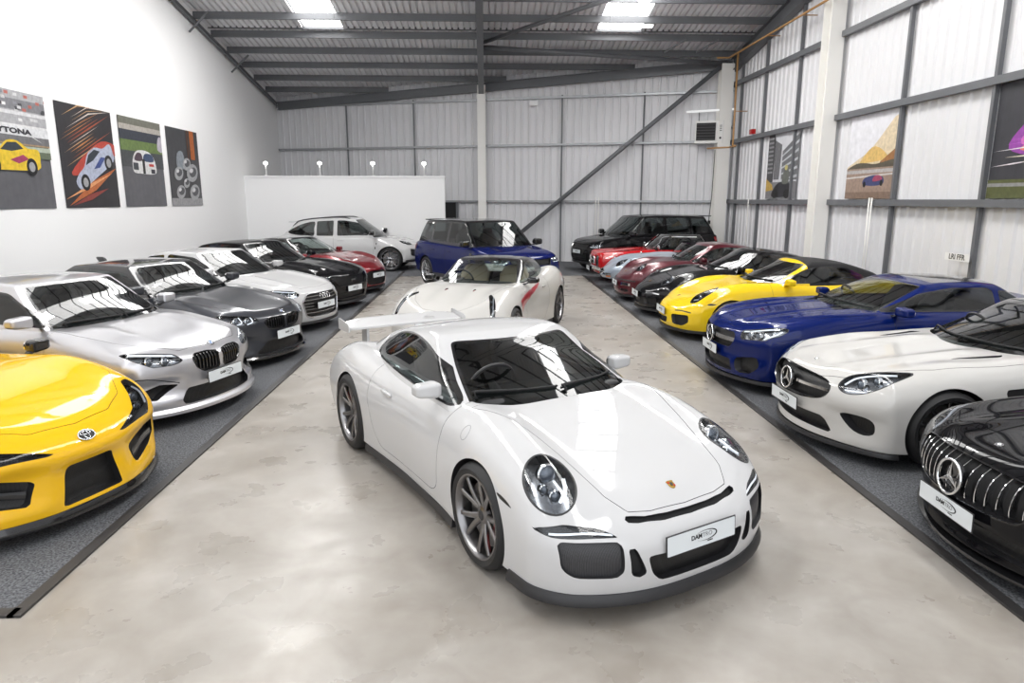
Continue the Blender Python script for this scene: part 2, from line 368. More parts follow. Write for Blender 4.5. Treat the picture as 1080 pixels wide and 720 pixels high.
# ------------------------------------------------------------------ the car
DEF = dict(nose=2.2, tail=-2.2, wb=2.5, zc=[(-2.2, .8), (2.2, .7)], fen=0., fv=(.35, .8), wt=.75, wm=.9, wl=.85, sm=.55, pt=2., pb=2., zbot=.15,
           plan=.3, planp=2.6, planr=.22, prof=[(0, .05), (.35, 0), (.7, .02), (1, .15)], profr=[(0, .1), (.5, 0), (1, .05)], flare=(0, 0), fls=.42, rad=dict(uf=.08, ur=.08, v=.16, t=.4, b=.2),
           res=(84, 30, 14), gres=(44, 26, 14), R=.34, Rr=None, rim=.25, ww=.245, wwr=None, track=.80, trackr=None, arch=.37, archr=None, ex=2.2)
def swing(x, pts): return crv(pts)(x)
class Car:
    def __init__(c, name, label, cat, loc, deg, **kw):
        sp = dict(DEF); sp.update(kw); c.sp = sp; c.root = empty(name, label, cat, (loc[0], loc[1], .013 if abs(loc[0]) > 2.5 else 0), math.radians(deg))
        c.pm = sp['paint']; r = sp['rad']
        U, F = rbox(sp['res'], ((r['ur'], r['uf']), (r['v'], r['v']), (r['b'], r['t'])), 6, sp['ex'])
        c.body = Surf(c.bodyF(U), U, F); c.gh = None
        if 'g' in sp:
            g = sp['g']; rg = g.get('rad', dict(uf=.07, ur=.10, v=.12, t=.22))
            U, F = rbox(sp['gres'], ((rg['ur'], rg['uf']), (rg['v'], rg['v']), (0, rg['t'])), 6, 2.2)
            F = [f for f in F if not all(U[v][2] < -.9999 for v in f)]
            c.gh = Surf(c.ghF(U), U, F, 'roof')
    def bodyF(c, U):
        sp = c.sp; u, v, s = (U[:, 0] + 1) / 2, U[:, 1], (U[:, 2] + 1) / 2; a = np.abs(v)
        xN = sp['nose'] - sp['plan'] * a ** sp['planp'] - crv(sp['prof'], 0.03)(s); xT = sp['tail'] + sp['planr'] * a ** 3 + crv(sp['profr'], .03)(s)
        x = xT + (xN - xT) * u
        lo, hi = sp['fv']; t = np.clip((a - lo) / (hi - lo), 0, 1); bump = t * t * (3 - 2 * t)
        zt = crv(sp['zc'])(x) + crv(sp['fen'])(x) * bump - sp.get('crown', .0) * a * a
        if 'hood' in sp:   # raised ridges on the bonnet: (centre |y|, width, height, x range)
            for yc, wd, hh, x0, x1 in sp['hood']:
                yy = a * crv(sp['wt'])(x); zt = zt + hh * np.exp(-((yy - yc) / wd) ** 2) * np.clip((x - x0) / .25, 0, 1) * np.clip((x1 - x) / .2, 0, 1)
        zb = crv(sp['zbot'])(x); z = zb + (zt - zb) * s
        wt, wm, wl = crv(sp['wt'])(x), crv(sp['wm'])(x), crv(sp['wl'])(x); sm = sp['sm']
        W = np.where(s > sm, wm - (wm - wt) * (np.clip((s - sm) / (1 - sm), 0, 1)) ** sp['pt'], wm - (wm - wl) * (np.clip((sm - s) / sm, 0, 1)) ** sp['pb'])
        for ax, fl in zip((sp['wb'] / 2, -sp['wb'] / 2), sp['flare']): W = W + fl * np.exp(-((x - ax) / sp['fls']) ** 2) * np.exp(-((s - .55) / .3) ** 2)
        for (x0, x1, z0, z1, dp) in sp.get('scoop', ()):  # hollow in the flank
            W = W - dp * np.exp(-(((x - (x0 + x1) / 2) / ((x1 - x0) / 2)) ** 4)) * np.exp(-(((z - (z0 + z1) / 2) / ((z1 - z0) / 2)) ** 2))
        for (yc, zc_, wy, wz, dp) in sp.get('dents', ()):   # hollows in the nose
            x = x - dp * np.exp(-((v * W - yc) / wy) ** 4 - ((z - zc_) / wz) ** 4) * np.clip((u - .8) / .12, 0, 1) - (dp * np.exp(-((v * W + yc) / wy) ** 4 - ((z - zc_) / wz) ** 4) * np.clip((u - .8) / .12, 0, 1) if yc else 0)
        return np.stack([x, v * W, z], 1)
    def ghF(c, U):
        g = c.sp['g']; u, v, s = (U[:, 0] + 1) / 2, U[:, 1], (U[:, 2] + 1) / 2; a = np.abs(v)
        xN = g['xfb'] + (g['xft'] - g['xfb']) * s + g.get('bow', .03) * 4 * s * (1 - s) - (g.get('pf', .22) * (1 - s) + g.get('pft', .14) * s) * a ** 2
        xT = g['xrb'] + (g['xrt'] - g['xrb']) * s - g.get('bowr', .03) * 4 * s * (1 - s) + g.get('pr', .1) * a ** 2
        x = xT + (xN - xT) * u; zb = crv(g['zb'])(x); z = zb + (crv(g['zr'])(x) - g.get('crown', .03) * a * a - zb) * s
        W = crv(g['wb'])(x) * (1 - s) + crv(g['wt'])(x) * s + g.get('bul', .02) * 4 * s * (1 - s)
        return np.stack([x, v * W, z], 1)
    # --- frames
    def ab(c, A, fr, sg):
        P = A[:, :3]; y = P[:, 1] * (sg or 1)
        if fr == 'F': return y, P[:, 2], c.sp.get('fx', c.sp['nose'] - .75) - P[:, 0]
        if fr == 'B': return y, P[:, 2], P[:, 0] - c.sp['tail'] - .6
        if fr == 'S': return P[:, 0], P[:, 2], .3 - y
        if fr == 'T': return P[:, 0], y, .05 - A[:, 8]
        if fr == 'V': return A[:, 4], A[:, 5], .2 - A[:, 3]       # windscreen (v, s)
        if fr == 'W': return A[:, 4], A[:, 5], A[:, 3] + .2       # rear window
        o, d, ex, ey = c.fr(fr); Q = np.stack([P[:, 0], y, P[:, 2]], 1) - o; n = np.stack([A[:, 6], A[:, 7] * (sg or 1), A[:, 8]], 1)
        return Q @ ex, Q @ ey, np.maximum(-(Q @ d) - .3, .02 - n @ d)
    def fr(c, f):
        o, az, el = f; az, el = math.radians(az), math.radians(el)
        return (np.array(o), np.array((math.cos(el) * math.cos(az), math.cos(el) * math.sin(az), math.sin(el))), np.array((-math.sin(az), math.cos(az), 0)),
                np.array((-math.sin(el) * math.cos(az), -math.sin(el) * math.sin(az), math.cos(el))))
    def region(c, fr, poly, sg=0, grow=0.):
        def f(A):
            a, b, q = c.ab(A, fr, sg)
            if sg and fr in ('F', 'B'): q = np.maximum(q, .01 - a)
            if sg and fr == 'T': q = np.maximum(q, .01 - b)
            return np.maximum(sdf(poly, a, b) - grow, q)
        return f
    def hit(c, fr, a, b, sg=0, surf=None):
        m = sg or 1; s = surf or c.body
        if fr == 'F': o, d = (4, a * m, b), (-1, 0, 0)
        elif fr == 'B': o, d = (-4, a * m, b), (1, 0, 0)
        elif fr == 'S': o, d = (a, 3 * m, b), (0, -m, 0)
        elif fr == 'T': o, d = (a, b * m, 3), (0, 0, -1)
        else:
            O, D, ex, ey = c.fr(fr); p = O + a * ex + b * ey + D * 1.; o = (p[0], p[1] * m, p[2]); d = (-D[0], -D[1] * m, -D[2])
        return s.hit(o, d)
    def line(c, name, fr, pts, width, mat, sg=0, off=.002, th=0., surf=None, parent=None, close=False, sub=6):
        """a strip that follows the panel"""
        L = smooth_line(pts, sub) if sub else np.array(pts); Q = []
        for a, b in L:
            p, n = c.hit(fr, a, b, sg, surf)
            if p is not None: Q.append((p, n))
        if len(Q) < 2: return None
        V = []; k = len(Q)
        for i, (p, n) in enumerate(Q):
            t = (Q[min(i + 1, k - 1)][0] - Q[max(i - 1, 0)][0]); t.normalize(); s = n.cross(t).normalized(); w = width[i * (len(width) - 1) // max(1, k - 1)] if isinstance(width, (list, tuple)) else width
            V += [p + s * w / 2 - n * .004, p + s * w / 2 * .8 + n * (off + th), p - s * w / 2 * .8 + n * (off + th), p - s * w / 2 - n * .004]
        F = [(4 * i + j, 4 * i + 4 + j, 4 * i + 5 + j, 4 * i + 1 + j) for i in range(k - 1) for j in range(3)]
        return autosmooth(mk(name, V, F, mat if not isinstance(mat, str) else M[mat], parent or c.root), 30)
    # --- features
    def arches(c):
        sp = c.sp; hb = sp['wb'] / 2
        for i, (x, R, Rw) in enumerate(((hb, sp['arch'], sp['R']), (-hb, sp['archr'] or sp['arch'], sp['Rr'] or sp['R']))):
            for sg in (1, -1):
                t = f'arch{i}{sg}'; yi = (sp['track'] if i == 0 else sp['trackr'] or sp['track']) - .28
                c.body.cut(lambda A: np.maximum(np.hypot(A[:, 0] - x, A[:, 2] - Rw) - R, yi + .02 - A[:, 1] * sg), t)
                def mv(A, yy=yi * sg): Q = A[:, :3].copy(); Q[:, 1] = yy; return Q
                inset('wheel_arch', c.body.take(t), M['matte'], c.root, mv)
    def wheels(c, steer=0., **k):
        sp = c.sp; hb = sp['wb'] / 2; kw = dict(n=5, style='twin', mat='alu', cal='caliper'); kw.update(sp.get('wheel', {})); kw.update(k)
        for x, tr, R, w, st in ((hb, sp['track'], sp['R'], sp['ww'], steer), (-hb, sp['trackr'] or sp['track'], sp['Rr'] or sp['R'], sp['wwr'] or sp['ww'], 0)):
            for sg in (1, -1): make_wheel(c.root, x, (tr - w / 2) * sg, R, sg, R, sp['rim'], w, steer=math.radians(st), **kw)
    def piece(c, fr, poly, sg, nm, surf=None, frm=None):
        s = surf or c.body; s.cut(c.region(fr, poly, sg), nm, frm or (('roof',) if s is c.gh else ('body', 'hood'))); return s.take(nm)
    def opening(c, name, fr, poly, both=True, depth=.05, mat='mesh', wall='satin', frm=None, move=None):
        r = []
        for sg in ((1, -1) if both else (0,)):
            c.k = getattr(c, 'k', 0) + 1; p = c.piece(fr, poly, sg, f'o{c.k}', frm=frm)
            r.append(inset(name, p, M[mat], c.root, move or back(depth), M[wall] if wall else None))
        return r
    def patch(c, name, fr, poly, both=True, mat='black', lift=0., surf=None, frm=None):
        r = []
        for sg in ((1, -1) if both else (0,)):
            c.k = getattr(c, 'k', 0) + 1; p = c.piece(fr, poly, sg, f'o{c.k}', surf, frm)
            if p[1]: r.append(part(name, p, M[mat] if isinstance(mat, str) else mat, c.root))
        return r
    def headlight(c, fr, poly, lamps=(), lens='lens', bowl='bowl', depth=.05, rim=None, drl=None, drlw=.012, lamp_r=.035, frm=None):
        """lens flush with the body, bowl behind it, round projectors and light guides inside"""
        for sg in (1, -1):
            c.k = getattr(c, 'k', 0) + 1; s = c.body
            if rim:
                s.cut(c.region(fr, poly, sg), f'h{c.k}', frm or ('body', 'hood')); s.cut(c.region(fr, poly, sg, -rim), f'l{c.k}', (f'h{c.k}',))
            else: s.cut(c.region(fr, poly, sg), f'l{c.k}', frm or ('body', 'hood'))
            pc = s.take(f'l{c.k}')
            if not pc[1]: continue
            hl = inset('headlight', pc, M[bowl], c.root, offs(depth), M['bowl_dark'])
            part('headlight_lens', pc, M[lens], hl)
            if rim: part('headlight_rim', s.take(f'h{c.k}'), M['satin'], hl)
            for L in lamps:
                a, b = L[:2]; r = L[2] if len(L) > 2 else lamp_r; p, n = c.hit(fr, a, b, sg)
                if p is None: continue
                d = Vector((1, .12 * sg, .12)).normalized(); m = MB()
                m.lathe([(r * 1.25, -.03), (r * 1.25, 0), (r * 1.08, .006), (r * 1.02, -.004), (r * .98, -.006)], 24, 0, 'x'); m.lathe([(r * .98, -.006), (r * .75, .008), (r * .4, .016), (.0005, .018)], 24, 1, 'x')
                o = autosmooth(m.out('projector_lamp', [M['chrome'], M['lampglass']], hl), 30); o.location = p - n * depth * .62; o.rotation_euler = d.to_track_quat('X', 'Z').to_euler()
            if drl: 
                for k_, D in enumerate(drl): c.line('light_guide', fr, D, drlw, 'led', sg, -.014, 0, parent=hl)
    def skirt(c, name, x0, z0, z1, out, mat, back_=.05, n=60, dz=0.):
        """band round the nose from arch to arch"""
        pts = []
        for i in range(n + 1):
            q = -1 + 2 * i / n; y = q * 1.2; zz = z1 + .015
            if abs(q) < .62:
                p, nn = c.body.hit((4, q / .62 * c.sk * .93, zz), (-1, 0, 0))
            else:
                sg = 1 if q > 0 else -1; t = (abs(q) - .62) / .38; yy = c.sk * .93; pz, _ = c.body.hit((4, yy * sg, zz), (-1, 0, 0))
                if pz is None: continue
                xx = pz.x + (x0 - pz.x) * t; p, nn = c.body.hit((xx, 3 * sg, zz), (0, -sg, 0))
            if p is not None: pts.append(Vector((p.x, p.y, 0)))
        rings = []; k = len(pts)
        for i, p in enumerate(pts):
            t = pts[min(i + 1, k - 1)] - pts[max(0, i - 1)]; t.normalize(); nn = Vector((t.y, -t.x, 0)); o = out(i / (k - 1) * 2 - 1) if callable(out) else out
            if nn.dot(p - Vector((.6, 0, 0))) < 0: nn = -nn
            e = p + nn * o; q = p - nn * back_; up = dz * abs(i / (k - 1) * 2 - 1) ** 3
            rings.append([(q.x, q.y, z0 + up), (e.x, e.y, z0 + up), (e.x, e.y, (z0 + z1) / 2 + up), (p.x + nn.x * .004, p.y + nn.y * .004, z1 + up), (q.x, q.y, z1 + up)])
        m = MB(); m.loft(rings); return autosmooth(m.out(name, M[mat] if isinstance(mat, str) else mat, c.root), 35)
    def sills(c, name, x0, x1, z0, z1, out, mat, h=.05):
        for sg in (1, -1):
            rings = []
            for i in range(13):
                x = x0 + (x1 - x0) * i / 12; p, n = c.body.hit((x, 3 * sg, z1 + .01), (0, -sg, 0))
                if p is None: continue
                y = p.y; rings.append([(x, y - .08 * sg, z0), (x, y + out * sg, z0), (x, y + (out - .004) * sg, z0 + (z1 - z0) * .5), (x, y + .003 * sg, z1), (x, y - .08 * sg, z1)])
            m = MB(); m.loft(rings); autosmooth(m.out(name, M[mat] if isinstance(mat, str) else mat, c.root), 35)
    def plate(c, x, z, tilt=0., lettering=True, w=.52, h=.111, y=0.):
        m = MB(); m.box((0, 0, 0), (.006, w + .012, h + .012)); fr = m.out('number_plate', M['satin'], c.root); fr.location = (x, y, z); fr.rotation_euler = (0, -math.radians(tilt), 0)
        P = rpoly([(-w / 2, -h / 2), (w / 2, -h / 2), (w / 2, h / 2), (-w / 2, h / 2)], .008); m = MB(); k = len(P)
        m.loft([[(d, q[0], q[1]) for q in P] for d in (.002, .0045)]); m.out('plate_face', M['plate'], fr)
        r = (PI / 2, 0, PI / 2)
        text('DAM', 'lettering', .036, M['ink'], fr, (.0052, -.043, .006), r, bold=.0011, sx=1.05); text('TRO', 'lettering', .036, M['ink_grey'], fr, (.0052, .040, .006), r, sx=1.05)
        m = MB(); pts = []
        for i in range(29):
            a = math.radians(150 - 285 * i / 28); pts.append((.0062, .025 + .085 * math.cos(a), .004 + .029 * math.sin(a)))
        m.tube(pts, [.0004 + .0034 * max(0, math.sin(PI * i / 28)) ** 2 for i in range(29)], 6); m.box((.0055, .06, -.034), (.001, .04, .006)); m.out('swoosh', M['ink'], fr)
        return fr
    def windows(c, ws=None, side=(), rear=None, glass='glass', sglass=None, border=.018, rear_glass=None):
        g = c.gh
        def two(poly, fr, sg, nm, gl, parent_name, bd):
            g.cut(c.region(fr, poly, sg), nm + 'b', ('roof',)); g.cut(c.region(fr, poly, sg, -bd), nm + 'g', (nm + 'b',))
            o = part(parent_name, g.take(nm + 'g'), M[gl], c.root)
            if o: part('window_seal', g.take(nm + 'b'), M['black'], o)
            return o
        if ws: c.ws = two(rpoly([(-ws[0], ws[1]), (ws[0], ws[1]), (ws[0] * ws[3] if len(ws) > 3 else ws[0], ws[2]), (-(ws[0] * ws[3] if len(ws) > 3 else ws[0]), ws[2])], .09), 'V', 0, 'ws', glass, 'windscreen', .035)
        for i, p in enumerate(side):
            for sg in (1, -1): two(p, 'S', sg, f'sw{i}{sg}', sglass or glass, 'side_window', border)
        if rear: two(rpoly([(-rear[0], rear[1]), (rear[0], rear[1]), (rear[0], rear[2]), (-rear[0], rear[2])], .1), 'W', 0, 'rw', rear_glass or sglass or glass, 'rear_window', .04)
    def cabin(c, x0, x1, w, depth=.42, seat='seat', wheel_side=-1, seats=((-.05, .36), (-.05, -.36)), dash=.35, zs=.0, frame_r=.185):
        """open the deck under the roof and furnish it"""
        P = rpoly([(x0, -w), (x1 - .12, -w * .97), (x1, -w * .6), (x1, w * .6), (x1 - .12, w * .97), (x0, w)], .12)
        c.body.cut(c.region('T', P), 'tub', ('body', 'hood', 'door1', 'door-1'))
        def mv(A): Q = A[:, :3].copy(); Q[:, 2] = np.minimum(Q[:, 2] - .1, c.sp['zfloor'] if 'zfloor' in c.sp else .45); return Q
        inset('cabin_floor', c.body.take('tub'), M['cabin'], c.root, mv, M['cabin'])
        zf = c.sp.get('zfloor', .45); zt = c.sp.get('zbelt', .9); hr = c.sp.get('zhead', 1.12)
        dk = blob('dashboard', (x1 - dash * .5 - .14, 0, zt - .11), (dash + .06, 2 * w - .1, .2), M['cabin'], c.root, .35)
        for x, y in seats:
            st = blob('seat', (x + .12, y, zf + .13), (.52, .48, .2), M[seat], c.root, .5, 5)
            def lean(U, Q): Q = Q.copy(); Q[:, 0] -= (U[:, 2] + 1) * .11; Q[:, 1] *= 1 - .12 * (U[:, 2] > .5); return Q
            blob('backrest', (x - .16, y, zf + .42), (.16, .5, .56), M[seat], st, .5, 5, lean)
            blob('headrest', (x - .36, y, hr - .08), (.1, .27, .17), M[seat], st, .6, 4)
        m = MB(); y = .36 * wheel_side; tl = math.radians(25)
        ring = [(-math.sin(tl) * -math.sin(a) * frame_r * 0 + math.sin(a) * frame_r * math.sin(tl), y + math.cos(a) * frame_r, math.sin(a) * frame_r * math.cos(tl)) for a in np.linspace(0, 2 * PI, 32, endpoint=False)]
        m.tube(ring, .014, 8, close=True)
        for a in (0, PI, -PI / 2): m.bar((0, y, 0), (math.sin(a) * frame_r * math.sin(tl), y + math.cos(a) * frame_r, math.sin(a) * frame_r * math.cos(tl)), .04, .014)
        m.tube([(0, y, 0), (.22, y, -.08)], .04, 10); o = autosmooth(m.out('steering_wheel', M['satin'], c.root), 40); o.location = (x1 - dash - .12, 0, zt - .0)
    def mirror(c, x, y, z, mat=None, w=.2, h=.125, d=.1, arm=.12, armz=-.05, cap=None, arm_mat='satin', sweep=.02):
        for sg in (1, -1):
            def sh(U, Q): Q = Q.copy(); t = (U[:, 1] * sg + 1) / 2; Q[:, 0] -= sweep * t; q = 1 - .25 * t; Q[:, 2] *= q; return Q
            o = blob('wing_mirror', (x, y * sg, z), (d, w, h), mat or c.pm, c.root, .55, 6, sh)
            m = MB(); P = smooth_poly([(-w * .4, -h * .33), (w * .38, -h * .26), (w * .38, h * .26), (-w * .4, h * .33)], 4)
            m.loft([[(x - d / 2 + k, y * sg + p[0] * sg, z + p[1]) for p in P] for k in (-.004, .01)]); m.out('mirror_glass', M['mirrorglass'], o)
            m = MB(); ya = (y - w * .36) * sg; yb = (y - w * .36 - arm) * sg
            m.loft([[(xx + a, yy, zz + b) for a, b in ((-.035, -.012), (.035, -.012), (.03, .012), (-.03, .012))] for xx, yy, zz in ((x, ya, z - h * .3), (x + .01, (ya + yb) / 2, z - h * .35 + armz * .5), (x + .02, yb, z - h * .3 + armz))])
            autosmooth(m.out('mirror_arm', M[arm_mat] if isinstance(arm_mat, str) else arm_mat, o), 40)
    def wipers(c, s0=-.9, spans=((-.62, -.1), (-.02, .55)), surf=None):
        g = c.gh
        for a, b in spans:
            pts = []
            for i in range(9):
                y = a + (b - a) * i / 8; p, n = g.hit((4, y, c.wz + .012 - .03 * max(0, abs(y) - .25)), (-1, 0, 0))
                if p is not None: pts.append(p + n * .012)
            if len(pts) > 2:
                m = MB(); m.tube(pts, .009, 6); m.tube([pts[0] + Vector((.06, 0, -.03)), pts[0] + Vector((.03, 0, .012)), pts[4]], .011, 6); m.out('windscreen_wiper', M['matte'], c.root, True)
    def panels(c, hood=None, door=None, gap=.0035, rear_door=None):
        if hood is not None: c.seam('hood', 'T', hood, 0, gap, 'hood')
        for nm, dd in (('door', door), ('rear_door', rear_door)):
            if dd is not None:
                for sg in (1, -1): c.seam(f'{nm}{sg}', 'S', dd, sg, gap, nm)
    def seam(c, t, fr, poly, sg, gap, nm):
        c.body.cut(c.region(fr, poly, sg, gap / 2), 'gap' + t); c.body.cut(c.region(fr, poly, sg, -gap / 2), t, ('gap' + t,)); c.pan = getattr(c, 'pan', []) + [(t, nm)]
    def finish(c, roofmat=None, roofname='roof'):
        part('body', c.body.take('body'), c.pm, c.root)
        for t, nm in getattr(c, 'pan', []):
            part(nm, c.body.take(t), c.pm, c.root); gp = c.body.take('gap' + t)
            if gp[1]: inset('panel_gap', gp, M['matte'], c.root, offs(.006))
        if c.gh: part(roofname, c.gh.take('roof'), roofmat or c.pm, c.root)
        return c.root
    def badge(c, kind, p, n, r, up=(0, 0, 1), parent=None):
        """round emblem facing n"""
        n = Vector(n).normalized(); q = n.to_track_quat('X', 'Z'); pr = parent or c.root
        def put(o): o.location = Vector(p) + n * .002; o.rotation_euler = q.to_euler(); return o
        if kind == 'star':
            m = MB(); m.tube([(.006, r * math.cos(a), r * math.sin(a)) for a in np.linspace(0, 2 * PI, 36, endpoint=False)], r * .085, 8, close=True)
            for k in range(3):
                a = PI / 2 + k * 2 * PI / 3; d = Vector((0, math.cos(a), math.sin(a))); s = Vector((0, -d.z, d.y)); w = r * .14; z = Vector((.004, 0, 0))
                V = [z + s * w, z + Vector((.008, 0, 0)), z - s * w, z + d * r, z - d * w * .5]; m.add(V, [(0, 1, 3), (1, 2, 3), (2, 1, 4), (1, 0, 4)])
            return put(m.out('emblem', M['chrome'], pr, True))
        if kind == 'roundel':
            m = MB(); m.lathe([(.0003, .003), (r * .62, .003)], 24, 1, 'x'); m.lathe([(r * .62, .003), (r * .66, .0045), (r * .92, .0045), (r, .002), (r, -.004)], 32, 0, 'x')
            for k in (0, 2):
                a = [k * PI / 2 + PI / 2 * i / 8 for i in range(9)]; m.add([(.0036, 0, 0)] + [(.0036, r * .62 * math.cos(t), r * .62 * math.sin(t)) for t in a], [(0, i + 1, i + 2) for i in range(8)], 2)
            m.lathe([(r * .92, .005), (r * .97, .006), (r, .004), (r, -.004)], 32, 3, 'x'); return put(m.out('emblem', [M['ink'], M['badgewhite'], M['badgeblue'], M['chrome']], pr))
        if kind == 'crest':
            sh = smooth_poly([(0, -1.15), (-.75, -.6), (-.85, .5), (-.9, .95), (0, 1.05), (.9, .95), (.85, .5), (.75, -.6)], 3) * r
            m = MB(); m.loft([[(d, a, b) for a, b in sh] for d in (-.002, .003)]); m.loft([[(d, a * .4, b * .42) for a, b in sh] for d in (.003, .0045)], 1)
            for s1, s2 in ((-1, 1), (1, -1)): m.box((.0035, s1 * r * .55, s2 * r * .5 if s2 > 0 else -r * .45), (.0015, r * .42, r * .5), 2)
            return put(m.out('emblem', [M['gold'], M['ink'], M['badgered']], pr))
        if kind == 'ovals':
            m = MB(); E = lambda rx, ry, cx=0, cy=0, t=.07: m.tube([(.005, cx + rx * math.cos(a), cy + ry * math.sin(a)) for a in np.linspace(0, 2 * PI, 28, endpoint=False)], r * t, 6, 1, True)
            m.lathe([(.0003, .002), (1, .002)], 30, 0, 'x'); m.V = [(v[0], v[1] * r, v[2] * r * .66) for v in m.V]
            E(r, r * .66); E(r * .3, r * .55, 0, 0, .05); E(r * .62, r * .24, 0, r * .28, .05); return put(m.out('emblem', [M['ink'], M['chrome']], pr, True))
        if kind == 'rings':
            m = MB()
            for k in range(4): m.tube([(.006, (k - 1.5) * r * 1.45 + r * math.cos(a), r * math.sin(a)) for a in np.linspace(0, 2 * PI, 24, endpoint=False)], r * .13, 6, close=True)
            return put(m.out('emblem', M['chrome'], pr, True))
def handle(c, x, z, L=.2, mat=None):
    for sg in (1, -1):
        p, n = c.body.hit((x, 3 * sg, z), (0, -sg, 0))
        if p is None: continue
        blob('door_handle', (p.x, p.y + .012 * sg, p.z), (L, .03, .032), mat or c.pm, c.root, .7, 4)
def mirror_pts(P):   # half outline -> closed symmetric outline, first and last lie on the axis
    P = [tuple(p) for p in P]; return np.array(P + [(a, -b) for a, b in P[::-1]])
def mirror_F(P):
    P = [tuple(p) for p in P]; return np.array(P + [(-a, b) for a, b in P[::-1]])

def gt_wing():
    c = Car('sports_car', 'white sports car with tall rear wing in the middle of the bare floor', 'car', (.127, 5.434), -61.42,
        paint=paint('pure_white_paint', (.54, .54, .545), 0, .3), nose=2.235, tail=-2.31, wb=2.457,
        zc=[(-2.31, .72), (-2.0, .83), (-1.5, .905), (-.5, .915), (.4, .92), (.95, .905), (1.3, .845), (1.6, .765), (1.85, .68), (2.03, .615), (2.25, .55)],
        fen=[(-2.3, 0), (-1.7, .03), (-1.2, .04), (-.5, .0), (.6, -.005), (1.0, .035), (1.3, .06), (1.6, .06), (1.8, .035), (1.95, .005), (2.2, -.035)], fv=(.54, .86), crown=.022,
        wt=[(-2.3, .60), (-1.9, .74), (-1.2, .82), (-.4, .79), (.5, .785), (1.2, .775), (1.7, .77), (2.2, .72)],
        wm=[(-2.3, .82), (-1.8, .905), (-1.2, .935), (-.6, .905), (0, .885), (.5, .885), (1.23, .915), (1.75, .90), (2.2, .84)],
        wl=[(-2.3, .80), (-1.2, .90), (0, .845), (.5, .85), (1.23, .90), (2.2, .84)], zbot=[(-2.3, .24), (-1.7, .15), (-1, .135), (1.0, .13), (1.7, .14), (2.2, .14)],
        plan=.29, planp=2.7, prof=[(0, .03), (.25, .005), (.5, 0), (.68, .01), (.85, .07), (1, .15)], rad=dict(uf=.075, ur=.09, v=.2, t=.40, b=.08), sm=.5, pt=2.2,
        res=(130, 46, 22), gres=(64, 36, 20), R=.34, Rr=.352, rim=.262, ww=.245, wwr=.305, track=.905, trackr=.93, arch=.362, archr=.372, zbelt=.93, zhead=1.13,
        g=dict(xfb=1.13, xft=.13, xrb=-2.1, xrt=-1.95, zb=[(-2.1, .66), (-1.2, .84), (1.1, .82)], zr=[(-2.2, .80), (-1.9, .885), (-1.5, 1.01), (-1.1, 1.125), (-.7, 1.215), (-.35, 1.262), (-.1, 1.27), (.13, 1.245), (.3, 1.2)],
               wb=[(-2.2, .48), (-1.5, .64), (-.8, .755), (0, .785), (1.0, .79)], wt=[(-2.2, .30), (-1.5, .42), (-.8, .535), (0, .575), (1, .60)], pf=.40, pft=.13, bow=.02, rad=dict(uf=.06, ur=.06, v=.13, t=.20), crown=.035, bul=.025),
        wheel=dict(n=5, style='twin', mat='titan', cal='red', sw=.040))
    c.arches(); c.wheels(steer=0)
    c.windows((.855, -.9, .88, 1.0), [smooth_poly([(.66, .885), (.44, 1.0), (.15, 1.12), (-.12, 1.18), (-.45, 1.192), (-.78, 1.14), (-1.0, 1.05), (-1.1, .97), (-1.02, .925), (-.6, .90), (0, .875), (.4, .865)], 6)], (.7, -.2, .8), border=.016)
    c.cabin(-1.0, .93, .655, seat='seat')
    c.panels(mirror_pts([(2.09, 0), (2.075, .25), (2.04, .38), (1.92, .455), (1.6, .515), (1.3, .575), (1.05, .645), (.8, .70)]),
             rpoly([(.70, .98), (.66, .7), (.60, .3), (.5, .235), (-.5, .235), (-.62, .35), (-.74, .62), (-.72, .98)], .06))
    hl = ((1.74, .685, .70), 25, 45)
    c.headlight(hl, ellipse(.012, .0, .148, .205, -.2), lamps=((.012, .085, .05), (-.012, -.07, .03), (.05, -.02, .022)), rim=.012, depth=.075, drl=[[(-.07, .03), (-.065, -.06), (-.03, -.125)]], drlw=.02)
    c.opening('front_intake', 'F', rpoly([(.495, .472), (.80, .478), (.79, .33), (.74, .285), (.53, .28), (.495, .31)], .03), True, .03, 'mesh_fine')
    c.opening('front_duct', 'F', rpoly([(.47, .44), (.43, .44), (.365, .29), (.40, .265), (.455, .285)], .02), True, .04, 'matte')
    c.opening('lower_grille', 'F', rpoly(mirror_F([(0, .385), (.365, .385), (.335, .28), (.28, .225), (.0, .225)])[[1, 2, 3, 6, 7, 8]], .03), False, .05, 'mesh')
    c.opening('bonnet_slot', 'T', mirror_pts([(2.145, 0), (2.137, .2), (2.105, .36), (2.078, .43), (2.05, .41), (2.088, .3), (2.108, .15), (2.112, 0)]), False, .03, 'matte', move=lambda A: A[:, :3] - np.array([.02, 0, .02]))
    for sg in (1, -1):
        c.k = 50 + sg; p = c.piece('F', rpoly([(.485, .49), (.58, .53), (.74, .555), (.885, .525), (.82, .492)], .02), sg, f'drl{sg}')
        o = inset('daytime_lamp', p, M['bowl_dark'], c.root, offs(.025), M['satin']); part('lamp_lens', p, M['lens'], o)
        c.line('light_guide', 'F', [(.52, .503), (.66, .515), (.82, .508)], .012, 'led', sg, -.006, parent=o)
        c.patch  # side marker
    c.patch('side_marker', 'S', rpoly([(1.47, .612), (1.60, .59), (1.66, .562), (1.52, .578)], .01), True, 'satin')
    c.sk = .84; c.skirt('front_splitter', 1.62, .118, .18, lambda t: .024, 'satin')
    c.sills('side_sill', -.86, .86, .10, .16, .012, 'satin')
    c.plate(2.232, .42, 4)
    handle(c, -.36, .735, .2)
    c.wz = .935; c.wipers(spans=((-.60, -.02), (.02, .60)))
    c.mirror(.45, .865, .955, w=.19, h=.12, d=.12, arm=.1, armz=-.06, arm_mat=c.pm)
